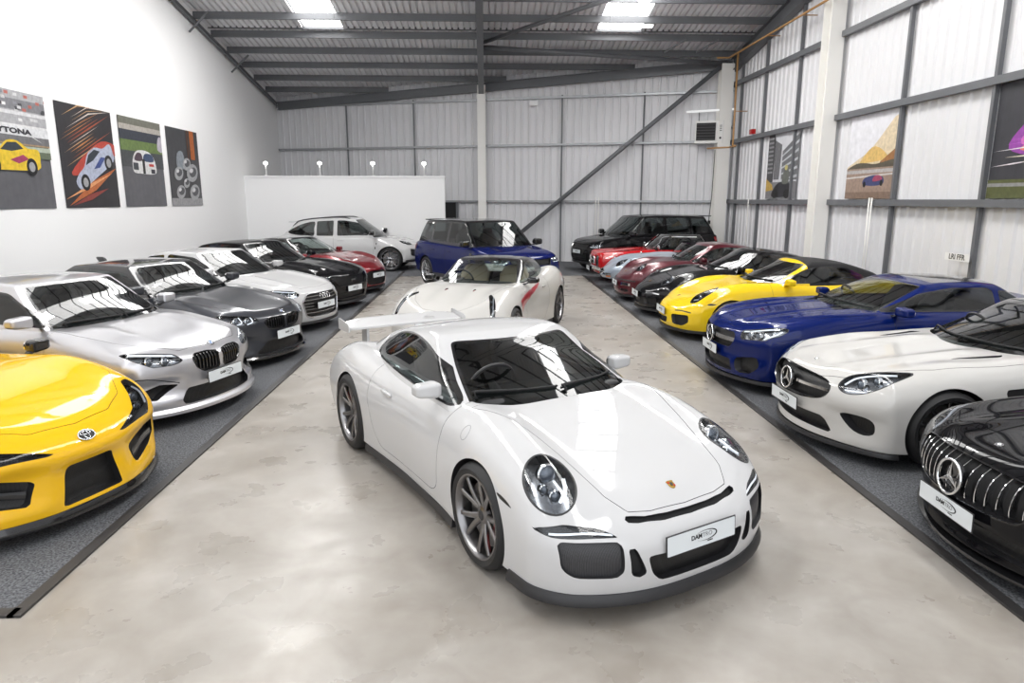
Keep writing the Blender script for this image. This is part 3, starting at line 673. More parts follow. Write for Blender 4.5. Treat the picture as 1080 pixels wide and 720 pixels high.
    p, n = c.hit('T', 1.975, 0); c.badge('crest', p, n, .026)
    ring_ = ellipse(.98, .80, .042, .042); c.line('fuel_flap_gap', 'S', list(ring_) + [ring_[0]], .005, 'ink_grey', -1, .0008, sub=0)
    text('GT3', 'lettering', .07, M['ink_grey'], c.root, (-2.04, .26, 1.021), (0, .12, PI / 2), .0006, bold=.001)
    # cowl, rear wing
    b = blob('rear_wing', (-2.12, 0, 1.0), (.30, 1.30, .035), c.pm, c.root, .5, 10, lambda U, P: np.stack([P[:, 0], P[:, 1], P[:, 2] + .05 * (P[:, 0] / -.15) * .5 - .03 * (P[:, 1] / .7) ** 4], 1))
    for sg in (1, -1):
        m = MB(); P = rpoly([(-2.30, .93), (-1.95, .94), (-1.96, 1.02), (-2.30, 1.05)], .03); m.loft([[(x, y * sg, z) for x, z in P] for y in (.648, .662)]); autosmooth(m.out('wing_end_plate', c.pm, b), 40)
        m = MB(); m.loft([[(-2.16 + q * (-2.0 + 2.16) - (.04 if zz < 1 else .0), y * sg, zz) for q, y in ((0, .42), (1, .42), (1, .445), (0, .445))] for zz in (.76, .99)]); autosmooth(m.out('wing_strut', c.pm, b), 40)
    return c.finish()
def at(px, py, deg, nx):   # where the middle of the wheelbase stands when the nose point is known
    a = math.radians(deg); return (px - nx * math.cos(a), py - nx * math.sin(a))
def vbars(c, name, ys, z0, z1, mat, r=.008, off=.012, fr='F', dep=.02, parent=None):
    for y in ys:
        a = z0(y) if callable(z0) else z0; b = z1(y) if callable(z1) else z1; pts = []
        for i in range(7):
            p, n = c.hit('F', y, a + (b - a) * i / 6)
            if p is not None: pts.append(p - Vector((off, 0, 0)))
        if len(pts) < 3: continue
        m = MB(); m.loft([[p + Vector((0, q, 0)) - Vector((e, 0, 0)) for q, e in ((-r * .5, 0), (r * .5, 0), (r * .5, dep), (-r * .5, dep))] for p in pts]); autosmooth(m.out(name, M[mat], c.root), 40)
def hbars(c, name, zs, y0, y1, mat, r=.01, off=.012, dep=.02):
    for z in zs:
        pts = []
        for i in range(17):
            p, n = c.hit('F', y0 + (y1 - y0) * i / 16, z)
            if p is not None: pts.append(p - Vector((off, 0, 0)))
        m = MB(); m.loft([[p + Vector((0, 0, q)) - Vector((e, 0, 0)) for q, e in ((-r * .5, 0), (r * .5, 0), (r * .5, dep), (-r * .5, dep))] for p in pts]); autosmooth(m.out(name, M[mat], c.root), 40)
def fbadge(c, kind, y, z, r, fr='F', lift=.0):
    p, n = c.hit(fr, y, z)
    if p is not None: c.badge(kind, p + n * lift, n, r)
def ring(c, name, fr, poly, w, mat, sg=0, th=.006):
    P = list(poly) + [poly[0]]; return c.line(name, fr, P, w, mat, sg, .001, th, sub=0)

# ------------------------------------------------------------------ left row
def yellow_nose():
    c = Car('sports_car', 'yellow sports car at the near end of the left row', 'car', at(-2.78, 4.66, -21, 2.17), -21,
        paint=paint('signal_yellow_paint', (.80, .46, .012), .0, .3), nose=2.19, tail=-2.19, wb=2.47, fx=1.2,
        zc=[(-2.19, .86), (-1.7, .95), (-.8, .93), (.4, .95), (.9, .97), (1.3, .93), (1.7, .845), (1.95, .755), (2.2, .66)], fen=[(-2, 0), (-1.2, .06), (0, 0), (.8, 0), (1.2, .03), (1.6, .02), (1.9, -.02), (2.2, -.06)], fv=(.5, .85),
        wt=[(-2.2, .6), (-1.2, .8), (0, .76), (1.2, .80), (1.9, .74), (2.2, .66)], wm=[(-2.2, .8), (-1.2, .945), (-.2, .87), (.5, .87), (1.235, .93), (1.8, .91), (2.2, .86)], wl=[(-2.2, .8), (-1.2, .9), (0, .84), (1.2, .91), (2.2, .84)],
        zbot=[(-2.2, .25), (-1.2, .14), (1.3, .14), (2.2, .15)], plan=.36, planp=2.2, prof=[(0, .02), (.25, .01), (.5, .02), (.75, .0), (.9, .05), (1, .13)], rad=dict(uf=.05, ur=.08, v=.16, t=.36, b=.08),
        dents=((.58, .39, .27, .13, .05), (0, .33, .24, .16, .045)), R=.345, rim=.26, track=.915, arch=.375, zbelt=.95, res=(110, 56, 30), gres=(40, 24, 12),
        g=dict(xfb=.85, xft=.0, xrb=-1.9, xrt=-1.5, zb=[(-2, .8), (.8, .84)], zr=[(-1.9, .95), (-1.4, 1.12), (-.9, 1.245), (-.5, 1.29), (-.1, 1.28), (.1, 1.25)], wb=[(-2, .5), (-1, .72), (.8, .76)], wt=[(-2, .3), (-1, .5), (.5, .56)], pf=.36))
    c.arches(); c.wheels(mat='rimblack', n=5); c.windows((.86, -.9, .86), [rpoly([(.45, .95), (0, 1.17), (-.5, 1.21), (-1.0, 1.12), (-1.25, .98), (-.5, .95)], .06)])
    c.cabin(-1.0, .65, .62)
    c.panels(mirror_pts([(2.04, 0), (2.0, .3), (1.86, .52), (1.6, .68), (1.2, .74), (.7, .74)]), rpoly([(.75, 1), (.65, .3), (-.4, .25), (-.6, .5), (-.6, 1)], .05))
    # swept headlights with a thin inner tip
    hl = ((1.93, .60, .69), 32, 28)
    c.headlight(hl, rpoly([(-.46, -.105), (-.1, -.03), (.03, .06), (.13, .18), (.22, .17), (.24, .06), (.16, -.06), (.04, -.135), (-.14, -.12)], .02), lamps=((.09, .03, .038), (.03, -.04, .03)), lens='lens_smoke', bowl='bowl_dark', depth=.05, drl=[[(.17, .10), (.19, .03), (.12, -.06)]])
    fg = lambda A: A[:, :3] - np.array([.07, 0, 0])
    c.opening('centre_grille', 'F', rpoly([(-.175, .465), (.175, .465), (.19, .41), (.235, .19), (-.235, .19), (-.19, .41)], .02), False, .07, 'mesh')
    c.opening('side_intake', 'F', rpoly([(.36, .42), (.62, .50), (.80, .485), (.80, .38), (.70, .315), (.42, .265)], .03), True, .06, 'mesh')
    for sg in (1, -1): c.line('intake_blade', 'F', [(.42, .345), (.6, .385), (.76, .39)], .05, 'black', sg, -.012, .01)
    c.sk = .86; c.skirt('front_splitter', 1.66, .10, .165, .02, 'black', dz=.05); c.sills('side_sill', -.85, .85, .1, .17, .01, 'black')
    p, n = c.hit('F', 0, .63); 
    if p is not None: c.badge('ovals', p, n, .062)
    c.mirror(.52, .92, .98, mat=M['black']); return c.finish()

def bmw(label, loc, deg, pm, m2):
    L = 0. if m2 else .085; nose = 2.165 if m2 else 2.255; hb = 1.3465 if m2 else 1.406
    c = Car('coupe', label, 'car', loc, deg, paint=pm, nose=nose, tail=-2.28 if m2 else -2.40, wb=2 * hb, fx=1.1,
        zc=[(-2.4, .88), (-2.2, 1.02), (-1.6, 1.04), (-.8, .97), (.4, .97), (.9, .965), (1.35, .905), (1.75, .83), (1.98 + L, .765), (2.2 + L, .70)], fen=[(-2.4, 0), (.6, 0), (1.3, .0), (1.8, -.01), (2.1, -.04), (2.3, -.07)], fv=(.55, .9), crown=.02,
        hood=((.50, .12, .018, .9, 2.0),),
        wt=[(-2.4, .68), (-1.5, .84), (0, .82), (1.3, .82), (1.9, .77), (2.2 + L, .72)], wm=[(-2.4, .82), (-1.35, .935), (-.5, .885), (.4, .88), (hb, .93), (1.85, .90), (2.25, .86)] if m2 else [(-2.4, .84), (-1.4, .94), (-.5, .90), (.4, .895), (hb, .925), (1.9, .90), (2.3, .86)],
        wl=[(-2.4, .8), (-1.35, .92), (-.4, .86), (.5, .86), (hb, .92), (2.25, .86)], zbot=[(-2.4, .28), (-1.5, .17), (1.4, .16), (2.25, .16)], plan=.34, planp=2.3, prof=[(0, .015), (.2, .0), (.45, .03), (.62, .03), (.85, .03), (1, .09)],
        rad=dict(uf=.045, ur=.06, v=.11, t=.26, b=.06), sm=.62, pt=2.4, R=.335, rim=.258, track=.915, arch=.362, zbelt=.99, zhead=1.2, res=(110, 48, 26) if m2 else (90, 40, 20), gres=(48, 30, 14),
        scoop=((-.75, .9, .36, .5, .018),), dents=((.72, .40, .24, .10, .045), (0, .30, .50, .09, .03)) if m2 else ((.72, .33, .2, .11, .04), (0, .27, .5, .1, .03)), wheel=dict(n=5, style='twin', mat='rimblack' if m2 else 'titan'),
        g=dict(xfb=1.08, xft=.28, xrb=-1.78, xrt=-.95, zb=[(-2, .9), (1.1, .86)], zr=[(-2., 1.05), (-1.5, 1.22), (-.95, 1.365), (-.4, 1.415), (0, 1.41), (.3, 1.375), (.5, 1.33)] if m2 else [(-2., 1.03), (-1.5, 1.20), (-.95, 1.335), (-.4, 1.385), (0, 1.38), (.3, 1.345), (.5, 1.3)],
               wb=[(-2, .68), (-1, .78), (0, .80), (1, .80)], wt=[(-2, .52), (-1, .575), (0, .60), (1, .62)], pf=.32, pft=.14, rad=dict(uf=.03, ur=.05, v=.065, t=.10)))
    c.arches(); c.wheels(); zr = 1.34 if m2 else 1.31
    c.windows((.93, -.9, .95, .98), [rpoly([(.74, .985), (.12, zr - .045), (-.4, zr - .01), (-.52, zr - .01), (-.52, .985)], [.05, .05, .03, .03, .03]), rpoly([(-.60, zr - .015), (-.95, zr - .05), (-1.35, 1.12), (-1.42, 1.0), (-.60, .985)], [.03, .08, .08, .03, .03])], (.84, -.4, .75))
    c.cabin(-1.0, .88, .68, seat='seat', zs=0)
    c.panels(mirror_pts([(2.03 + L, 0), (1.97 + L, .42), (1.80, .60), (1.5, .74), (1.1, .775), (.8, .76)]), rpoly([(.80, 1.06), (.74, .3), (.68, .22), (-.42, .22), (-.60, .5), (-.60, 1.06)], .05))
    # twin kidney grilles
    k = rpoly([(.03, .685), (.16, .705), (.315, .70), (.36, .66), (.325, .565), (.25, .515), (.05, .515), (.03, .53)], .025) if m2 else rpoly([(.03, .665), (.18, .675), (.35, .66), (.40, .62), (.34, .54), (.26, .505), (.05, .50), (.03, .52)], .025)
    c.opening('kidney_grille', 'F', k, True, .035, 'matte')
    for sg in (1, -1):
        ring(c, 'grille_frame', 'F', k, .014, 'black', sg, .004)
        ys = [.07 + i * .042 for i in range(7)]; vbars(c, 'grille_slat', [y * sg for y in ys], lambda y: .53 + (.0 if abs(y) < .25 else (abs(y) - .25) * .5), .69 if m2 else .655, 'black', .014, .008, dep=.022)
    hl = ((1.93 + L, .655, .70 if m2 else .675), 28, 14)
    c.headlight(hl, rpoly([(-.24, -.035), (-.17, .04), (.02, .075), (.26, .115), (.31, .105), (.20, .01), (.06, -.07), (-.12, -.075), (-.20, -.06)], .015), lamps=((-.08, -.01, .042), (.07, .005, .042)), rim=.006, depth=.05, drl=[[(-.19, .02), (.02, .056), (.24, .095)]] if m2 else [[(-.12, .045), (-.135, -.03), (-.06, -.06)], [(.03, .055), (.01, -.03), (.08, -.05)]], drlw=.022 if m2 else .012)
    if m2:
        c.opening('lower_grille', 'F', rpoly([(-.43, .375), (.43, .375), (.52, .265), (.49, .215), (-.49, .215), (-.52, .265)], .02), False, .06, 'mesh')
        c.opening('side_duct', 'F', rpoly([(.50, .425), (.66, .45), (.85, .385), (.87, .33), (.72, .30)], .02), True, .09, 'matte')
        for sg in (1, -1): c.line('bumper_edge', 'F', [(.50, .44), (.60, .475), (.74, .52), (.86, .53), (.895, .47), (.885, .35)], .012, 'matte', sg, .001, .0, sub=4)
        c.sk = .87; c.skirt('front_splitter', 1.74, .135, .20, .028, pm); 
    else:
        c.opening('lower_grille', 'F', rpoly([(-.36, .36), (.36, .36), (.54, .22), (.50, .185), (-.50, .185), (-.54, .22)], .02), False, .06, 'mesh')
        c.opening('side_duct', 'F', rpoly([(.60, .38), (.84, .44), (.85, .38), (.76, .235), (.70, .225)], .02), True, .07, 'matte'); c.sk = .87; c.skirt('front_splitter', 1.8, .12, .165, .02, 'black')
    c.sills('side_sill', -.95, .95, .13, .2, .01, 'satin')
    c.plate(nose + .008, .445 if m2 else .425, 3)
    fbadge(c, 'roundel', 0, .752 if m2 else .715, .04, lift=.002)
    c.patch('side_vent', 'S', rpoly([(.90, .70), (1.02, .70), (1.06, .64), (.93, .63)], .02), True, 'satin', frm=('body', 'door1', 'door-1'))
    handle(c, -.42, .82, .22); c.wz = .985; c.wipers(spans=((-.60, -.02), (.02, .60)))
    c.mirror(.62, .97, 1.06, w=.22, h=.13, d=.14, arm=.14, armz=-.03, arm_mat='black')
    if not m2:
        b = blob('roof_antenna', (-.95, 0, 1.365), (.16, .045, .07), M['black'], c.root, .6, 4, lambda U, P: np.stack([P[:, 0] - .03 * U[:, 2], P[:, 1] * (1 - .3 * U[:, 2]), P[:, 2]], 1))
    return c.finish(None if m2 else M['carbon'])

def audi():
    nose = 2.27
    c = Car('coupe', 'white coupe in the left row with wide barred grille and four ring emblem', 'car', at(-2.83, 12.06, -20, 2.27), -20, paint=paint('glacier_white_paint', (.54, .54, .545), 0, .3), nose=nose, tail=-2.40, wb=2.764, fx=1.2,
        zc=[(-2.4, .85), (-2.2, 1.0), (-1.6, 1.02), (-.8, .96), (.4, .96), (.95, .955), (1.4, .90), (1.8, .835), (2.1, .765), (2.3, .71)], fen=[(-2.4, 0), (1, 0), (1.8, -.01), (2.1, -.03), (2.3, -.06)], fv=(.6, .92), crown=.02, hood=((.5, .1, .02, .9, 2.1),),
        wt=[(-2.4, .68), (-1.5, .84), (0, .82), (1.3, .82), (2.0, .77), (2.3, .72)], wm=[(-2.4, .84), (-1.4, .92), (0, .89), (1.38, .915), (2.0, .89), (2.3, .85)], wl=[(-2.4, .8), (-1.4, .9), (0, .86), (1.4, .90), (2.3, .85)], zbot=[(-2.4, .28), (-1.5, .19), (1.4, .18), (2.3, .18)],
        plan=.34, planp=2.4, prof=[(0, .03), (.2, .0), (.6, .0), (.8, .03), (1, .10)], rad=dict(uf=.05, ur=.06, v=.11, t=.26, b=.07), sm=.6, R=.335, rim=.25, track=.90, arch=.36, zbelt=.98, zhead=1.18, res=(80, 36, 18), gres=(40, 24, 12),
        g=dict(xfb=1.06, xft=.22, xrb=-1.85, xrt=-.95, zb=[(-2, .9), (1.1, .86)], zr=[(-2., 1.0), (-1.5, 1.17), (-.95, 1.32), (-.4, 1.368), (0, 1.365), (.3, 1.33)], wb=[(-2, .68), (-1, .78), (1, .80)], wt=[(-2, .52), (-1, .57), (0, .60), (1, .62)], pf=.32, pft=.14, rad=dict(uf=.03, ur=.05, v=.07, t=.11)))
    c.arches(); c.wheels(n=5, mat='alu'); c.windows((.93, -.9, .95, .98), [rpoly([(.72, .975), (.1, 1.255), (-.4, 1.295), (-.5, 1.295), (-.5, .975)], .04), rpoly([(-.58, 1.29), (-.95, 1.25), (-1.4, 1.08), (-1.45, .99), (-.58, .975)], .04)], (.84, -.4, .75))
    c.cabin(-1.0, .86, .68); c.panels(mirror_pts([(2.12, 0), (2.06, .42), (1.9, .60), (1.5, .76), (.8, .77)]), rpoly([(.80, 1.05), (.70, .24), (-.45, .24), (-.6, .5), (-.6, 1.05)], .05))
    k = rpoly([(-.40, .665), (.40, .665), (.53, .54), (.47, .29), (.38, .265), (-.38, .265), (-.47, .29), (-.53, .54)], .03)
    c.opening('front_grille', 'F', k, False, .04, 'mesh'); ring(c, 'grille_frame', 'F', k, .028, 'alu', 0, .006); hbars(c, 'grille_bar', (.615, .56, .34), -.48, .48, 'alu', .014, .01); hbars(c, 'grille_bar', (.50, .45, .40), -.49, .49, 'alu', .012, .014)
    hl = ((1.98, .68, .68), 30, 14); c.headlight(hl, rpoly([(-.20, .0), (-.1, .055), (.22, .105), (.28, .09), (.15, -.03), (-.02, -.075), (-.17, -.065)], .015), lamps=((-.05, .0, .035), (.07, .01, .035)), drl=[[(-.15, -.05), (0, -.045), (.14, .0)], [(-.13, .025), (.05, .055), (.2, .085)]], drlw=.014)
    c.opening('side_intake', 'F', rpoly([(.58, .45), (.80, .46), (.78, .30), (.62, .27)], .03), True, .05, 'mesh'); c.sk = .86; c.skirt('front_splitter', 1.8, .15, .19, .012, 'satin')
    c.sills('side_sill', -.98, .98, .15, .21, .01, 'satin'); c.plate(nose + .012, .455, 2); fbadge(c, 'rings', 0, .60, .046, lift=.006)
    c.mirror(.62, .97, 1.04, w=.22, h=.13, d=.14, arm=.12, armz=-.03, arm_mat='black'); handle(c, -.42, .80, .2); return c.finish()

def muscle():
    nose = 2.30
    c = Car('coupe', 'black coupe with a chrome horse in its grille', 'car', at(-2.785, 14.45, -22, 2.28), -22, paint=paint('shadow_black_paint', (.006, .006, .007), 0, .25, .7), nose=nose, tail=-2.42, wb=2.72, fx=1.2,
        zc=[(-2.4, .92), (-2.2, 1.03), (-1.6, 1.05), (-.8, .98), (.4, .98), (.95, .97), (1.4, .935), (1.8, .88), (2.1, .81), (2.35, .74)], fen=[(-2.4, 0), (1, 0), (1.8, .0), (2.35, -.03)], fv=(.6, .92), crown=.01, hood=((.45, .12, .03, .8, 2.2),),
        wt=[(-2.4, .72), (-1.4, .88), (0, .84), (1.3, .86), (2.0, .82), (2.35, .78)], wm=[(-2.4, .86), (-1.36, .955), (0, .92), (1.36, .95), (2.0, .93), (2.35, .90)], wl=[(-2.4, .82), (-1.4, .93), (0, .88), (1.4, .93), (2.35, .88)], zbot=[(-2.4, .28), (-1.5, .19), (1.4, .18), (2.3, .18)],
        plan=.26, planp=2.6, prof=[(0, .05), (.25, .02), (.6, .0), (.85, .01), (1, .06)], rad=dict(uf=.035, ur=.05, v=.10, t=.22, b=.07), sm=.6, R=.345, rim=.25, track=.93, arch=.375, zbelt=1.0, zhead=1.2, res=(80, 36, 18), gres=(40, 24, 12),
        g=dict(xfb=.92, xft=.1, xrb=-2.05, xrt=-1.3, zb=[(-2, .92), (1.1, .88)], zr=[(-2.1, 1.03), (-1.5, 1.22), (-.95, 1.345), (-.4, 1.385), (-.1, 1.38), (.2, 1.33)], wb=[(-2, .6), (-1, .78), (1, .82)], wt=[(-2, .45), (-1, .57), (0, .61), (1, .64)], pf=.28, pft=.12, rad=dict(uf=.03, ur=.05, v=.07, t=.11)))
    c.arches(); c.wheels(n=5, mat='titan'); c.windows((.93, -.9, .95, .98), [rpoly([(.62, .99), (.0, 1.27), (-.5, 1.31), (-.62, 1.30), (-.62, .99)], .04), rpoly([(-.70, 1.29), (-1.0, 1.24), (-1.35, 1.1), (-.72, .995)], .04)], (.84, -.5, .8))
    c.cabin(-1.0, .75, .68); c.panels(mirror_pts([(2.20, 0), (2.14, .5), (1.95, .72), (1.5, .80), (.8, .80)]), rpoly([(.72, 1.05), (.62, .24), (-.5, .24), (-.68, .5), (-.68, 1.05)], .05))
    c.opening('front_grille', 'F', rpoly([(-.52, .70), (.52, .70), (.58, .62), (.46, .50), (-.46, .50), (-.58, .62)], .03), False, .05, 'mesh')
    c.headlight(((2.12, .70, .68), 25, 8), rpoly([(-.12, -.045), (-.10, .05), (.16, .065), (.22, .04), (.17, -.045)], .015), lamps=((-.02, 0, .035),), drl=[[(.06, -.03), (.08, .04)], [(.11, -.03), (.13, .04)]], lens='lens_smoke', bowl='bowl_dark')
    c.opening('lower_grille', 'F', rpoly([(-.5, .36), (.5, .36), (.55, .24), (-.55, .24)], .03), False, .05, 'mesh'); c.sk = .9; c.skirt('front_splitter', 1.85, .13, .18, .02, 'satin'); c.plate(nose + .012, .44, 2)
    # running horse in the grille
    p, n = c.hit('F', 0, .605); H = smooth_poly([(-.10, .02), (-.055, .025), (-.01, .02), (.03, .03), (.055, .05), (.085, .045), (.1, .03), (.07, .022), (.055, .0), (.085, -.02), (.06, -.025), (.02, -.01), (-.03, -.01), (-.055, -.03), (-.09, -.04), (-.06, -.01), (-.075, .008)], 3)
    m = MB(); m.loft([[(d, y, z) for y, z in H] for d in (-.004, .006)]); o = m.out('emblem', M['chrome'], c.root); o.location = p - Vector((.02, 0, 0))
    c.mirror(.55, 1.0, 1.05, w=.22, h=.13, d=.14, arm=.12, armz=-.03); return c.finish()

def red_coupe():
    nose = 2.2
    c = Car('coupe', 'dark red coupe with black roof at the far end of the left row', 'car', at(-2.64, 16.87, -22, 2.2), -22, paint=paint('dark_red_paint', (.20, .006, .012), .3, .3), nose=nose, tail=-2.25, wb=2.6, fx=1.1,
        zc=[(-2.3, .9), (-2., 1.0), (-1.4, 1.0), (-.8, .96), (.4, .96), (.95, .95), (1.4, .89), (1.8, .80), (2.05, .72), (2.3, .66)], fen=[(-2.3, 0), (-1.3, .04), (0, 0), (.9, .0), (1.3, .04), (1.8, .02), (2.2, -.04)], fv=(.5, .88),
        wt=[(-2.3, .66), (-1.4, .82), (0, .80), (1.3, .80), (1.9, .76), (2.3, .70)], wm=[(-2.3, .82), (-1.3, .93), (0, .88), (1.3, .92), (1.9, .89), (2.3, .84)], wl=[(-2.3, .8), (-1.3, .9), (0, .86), (1.3, .90), (2.3, .84)], zbot=[(-2.4, .26), (-1.5, .17), (1.4, .16), (2.3, .16)],
        plan=.36, planp=2.4, prof=[(0, .02), (.25, .0), (.55, .0), (.8, .04), (1, .14)], R=.335, rim=.25, track=.905, arch=.36, zbelt=.97, zhead=1.16, res=(70, 32, 18), gres=(36, 24, 12),
        g=dict(xfb=.95, xft=.12, xrb=-1.8, xrt=-1.1, zb=[(-2, .88), (1.1, .86)], zr=[(-2., .98), (-1.5, 1.14), (-.95, 1.29), (-.4, 1.345), (0, 1.34), (.2, 1.31)], wb=[(-2, .62), (-1, .76), (1, .79)], wt=[(-2, .46), (-1, .56), (0, .59), (1, .62)], pf=.32, pft=.14, rad=dict(uf=.03, ur=.05, v=.07, t=.12)))
    c.arches(); c.wheels(n=5, mat='alu'); c.windows((.93, -.9, .95, .98), [rpoly([(.62, .97), (.0, 1.24), (-.4, 1.27), (-1.0, 1.2), (-1.35, 1.02), (-.7, .97)], .05)], (.8, -.4, .75), glass='glass_clear')
    c.cabin(-1.0, .77, .66); c.panels(mirror_pts([(2.02, 0), (1.95, .4), (1.75, .58), (1.4, .70), (.8, .74)]), rpoly([(.72, 1.0), (.62, .24), (-.5, .24), (-.68, .5), (-.68, 1.0)], .05))
    k = rpoly([(-.46, .50), (-.3, .56), (.3, .56), (.46, .50), (.40, .25), (.3, .22), (-.3, .22), (-.40, .25)], .06); c.opening('front_grille', 'F', k, False, .05, 'mesh')
    c.headlight(((1.85, .66, .68), 30, 25), smooth_poly([(-.17, -.09), (-.13, .02), (.02, .1), (.15, .17), (.18, .1), (.1, -.04), (-.03, -.11)], 5), lamps=((-.05, -.03, .035), (.06, .05, .03)), drl=[[(-.12, -.08), (0, -.08), (.1, .0)]])
    c.opening('side_intake', 'F', rpoly([(.56, .40), (.76, .43), (.74, .28), (.6, .26)], .04), True, .05, 'mesh'); c.sk = .85; c.skirt('front_splitter', 1.75, .12, .17, .015, 'satin'); c.plate(nose + .01, .45, 2)
    c.mirror(.5, .94, .99, w=.19, h=.12, d=.12, arm=.12, armz=-.03); return c.finish(M['black'])

def suv(label, loc, deg, pm, roofm, kind):
    """kind: 'ray' tall upright estate, 'cay' rounded estate"""
    r = kind == 'ray'; hb = 1.46 if r else 1.4475; nose = 2.33 if r else 2.36
    c = Car('suv', label, 'car', loc, deg, paint=pm, nose=nose, tail=-2.45 if r else -2.5, wb=2 * hb, fx=1.2, zfloor=.7,
        zc=[(-2.5, 1.12), (-2.0, 1.18), (.4, 1.15), (1.0, 1.15), (1.5, 1.10), (1.9, 1.04), (2.15, .96), (2.4, .88)] if r else [(-2.5, 1.05), (-2., 1.12), (.4, 1.08), (.95, 1.08), (1.4, 1.03), (1.8, .97), (2.1, .89), (2.4, .78)],
        fen=0. if r else [(-2.5, 0), (.9, 0), (1.4, .03), (1.9, .0), (2.3, -.05)], fv=(.5, .88), crown=.02,
        wt=[(-2.5, .84), (-1.5, .90), (1.0, .90), (1.8, .86), (2.4, .80)] if r else [(-2.5, .72), (-1.5, .88), (1.0, .87), (1.8, .82), (2.4, .74)], wm=[(-2.5, .92), (-1.46, .985), (0, .96), (1.46, .985), (2.4, .92)], wl=[(-2.5, .90), (-1.46, .97), (0, .92), (1.46, .97), (2.4, .90)],
        zbot=[(-2.5, .42), (-1.6, .30), (1.6, .28), (2.4, .32)], plan=.24 if r else .34, planp=2.6, planr=.16, prof=[(0, .12), (.15, .04), (.4, 0), (.8, .02), (1, .10)], profr=[(0, .15), (.3, 0), (1, .02)], rad=dict(uf=.04, ur=.04, v=.10, t=.16, b=.06), sm=.6,
        R=.38, rim=.275 if r else .295, ww=.27, track=.97, arch=.42, zbelt=1.15, zhead=1.52, res=(80, 36, 20), gres=(50, 28, 16), wheel=dict(n=7 if r else 5, style='twin', mat='alu'),
        g=dict(xfb=1.35, xft=.48, xrb=-2.4, xrt=-1.98, zb=[(-2.5, 1.05), (1.4, 1.0)], zr=[(-2.4, 1.68), (-1.9, 1.74), (-1., 1.775), (-.2, 1.785), (.3, 1.765), (.6, 1.72)], wb=[(-2.4, .80), (-1, .88), (1.3, .88)], wt=[(-2.4, .66), (-1, .70), (.5, .72)], pf=.22, pft=.12, rad=dict(uf=.035, ur=.035, v=.09, t=.12)) if r else
          dict(xfb=1.28, xft=.40, xrb=-2.35, xrt=-1.6, zb=[(-2.5, 1.0), (1.4, .96)], zr=[(-2.4, 1.30), (-1.9, 1.50), (-1.4, 1.61), (-.8, 1.67), (-.2, 1.69), (.2, 1.675), (.5, 1.63)], wb=[(-2.4, .72), (-1, .85), (1.3, .86)], wt=[(-2.4, .56), (-1, .63), (.5, .66)], pf=.28, pft=.12, rad=dict(uf=.04, ur=.05, v=.09, t=.13)))
    c.arches(); c.wheels()
    if r: sd = [rpoly([(1.05, 1.19), (.58, 1.62), (.30, 1.69), (-.32, 1.70), (-.32, 1.18)], .03), rpoly([(-.40, 1.70), (-1.25, 1.68), (-1.25, 1.18), (-.40, 1.18)], .03), rpoly([(-1.33, 1.68), (-2.0, 1.64), (-2.25, 1.25), (-1.33, 1.18)], .03)]
    else: sd = [rpoly([(.98, 1.14), (.42, 1.53), (.0, 1.60), (-.24, 1.60), (-.24, 1.12)], .04), rpoly([(-.36, 1.60), (-.9, 1.57), (-.9, 1.12), (-.36, 1.12)], .03), smooth_poly([(-.98, 1.56), (-1.4, 1.48), (-1.75, 1.31), (-1.83, 1.22), (-1.6, 1.15), (-1.2, 1.13), (-.98, 1.13), (-.98, 1.35)], 4)]
    c.windows((.94, -.8, .95, .98), sd, (.86, .0, .8), glass='glass' if r else 'glass', sglass='glass')
    c.cabin(-1.5, 1.0, .76); c.panels(mirror_pts([(2.24, 0), (2.18, .5), (2.0, .76), (1.5, .84), (1.0, .84)]), rpoly([(1.0, 1.17), (.90, .42), (-.32, .42), (-.36, 1.17)], .04), rear_door=rpoly([(-.36, 1.17), (-.33, .42), (-1.0, .42), (-1.2, .8), (-1.32, 1.17)], .05))
    if r:
        k = rpoly([(-.58, .90), (.58, .90), (.52, .76), (-.52, .76)], .02); c.opening('front_grille', 'F', k, False, .04, 'mesh'); ring(c, 'grille_frame', 'F', k, .02, 'black')
        c.headlight(((2.1, .76, .86), 24, 6), rpoly([(-.16, -.06), (-.16, .06), (.18, .075), (.26, .05), (.18, -.05)], .02), lamps=((-.07, 0, .045), (.07, 0, .045)), drl=[[(-.14, -.045), (.0, -.05), (.15, -.035)]])
        c.opening('lower_grille', 'F', rpoly([(-.55, .58), (.55, .58), (.5, .42), (-.5, .42)], .03), False, .05, 'mesh'); c.opening('side_intake', 'F', rpoly([(.66, .66), (.84, .66), (.82, .46), (.68, .46)], .03), True, .05, 'mesh')
        c.plate(nose + .012, .66); 
        for sg in (1, -1): c.patch  # bonnet vents
        c.opening('bonnet_vent', 'T', rpoly([(1.28, .46), (1.62, .40), (1.62, .50), (1.28, .58)], .02), True, .02, 'satin', move=lambda A: A[:, :3] - np.array([0, 0, .02]), frm=('hood', 'body'))
        c.patch('fender_vent', 'S', rpoly([(.98, 1.0), (1.10, 1.0), (1.06, .72), (.95, .72)], .02), True, 'black', frm=('body', 'door1', 'door-1'))
    else:
        c.opening('front_grille', 'F', rpoly([(-.5, .60), (.5, .60), (.5, .46), (-.5, .46)], .03), False, .05, 'mesh'); c.opening('side_intake', 'F', rpoly([(.48, .66), (.84, .72), (.84, .50), (.6, .44), (.50, .46)], .04), True, .06, 'mesh')
        c.headlight(((1.98, .70, .90), 32, 25), rpoly([(-.16, -.09), (-.12, .06), (.12, .12), (.24, .12), (.22, .0), (.06, -.10)], .04), lamps=((-.02, 0, .045), (.08, .04, .03)), lens='lens_smoke', bowl='bowl_dark'); c.plate(nose + .01, .56)
        c.patch('fender_vent', 'S', rpoly([(1.02, .92), (1.06, .92), (1.0, .70), (.96, .70)], .02), True, 'satin')
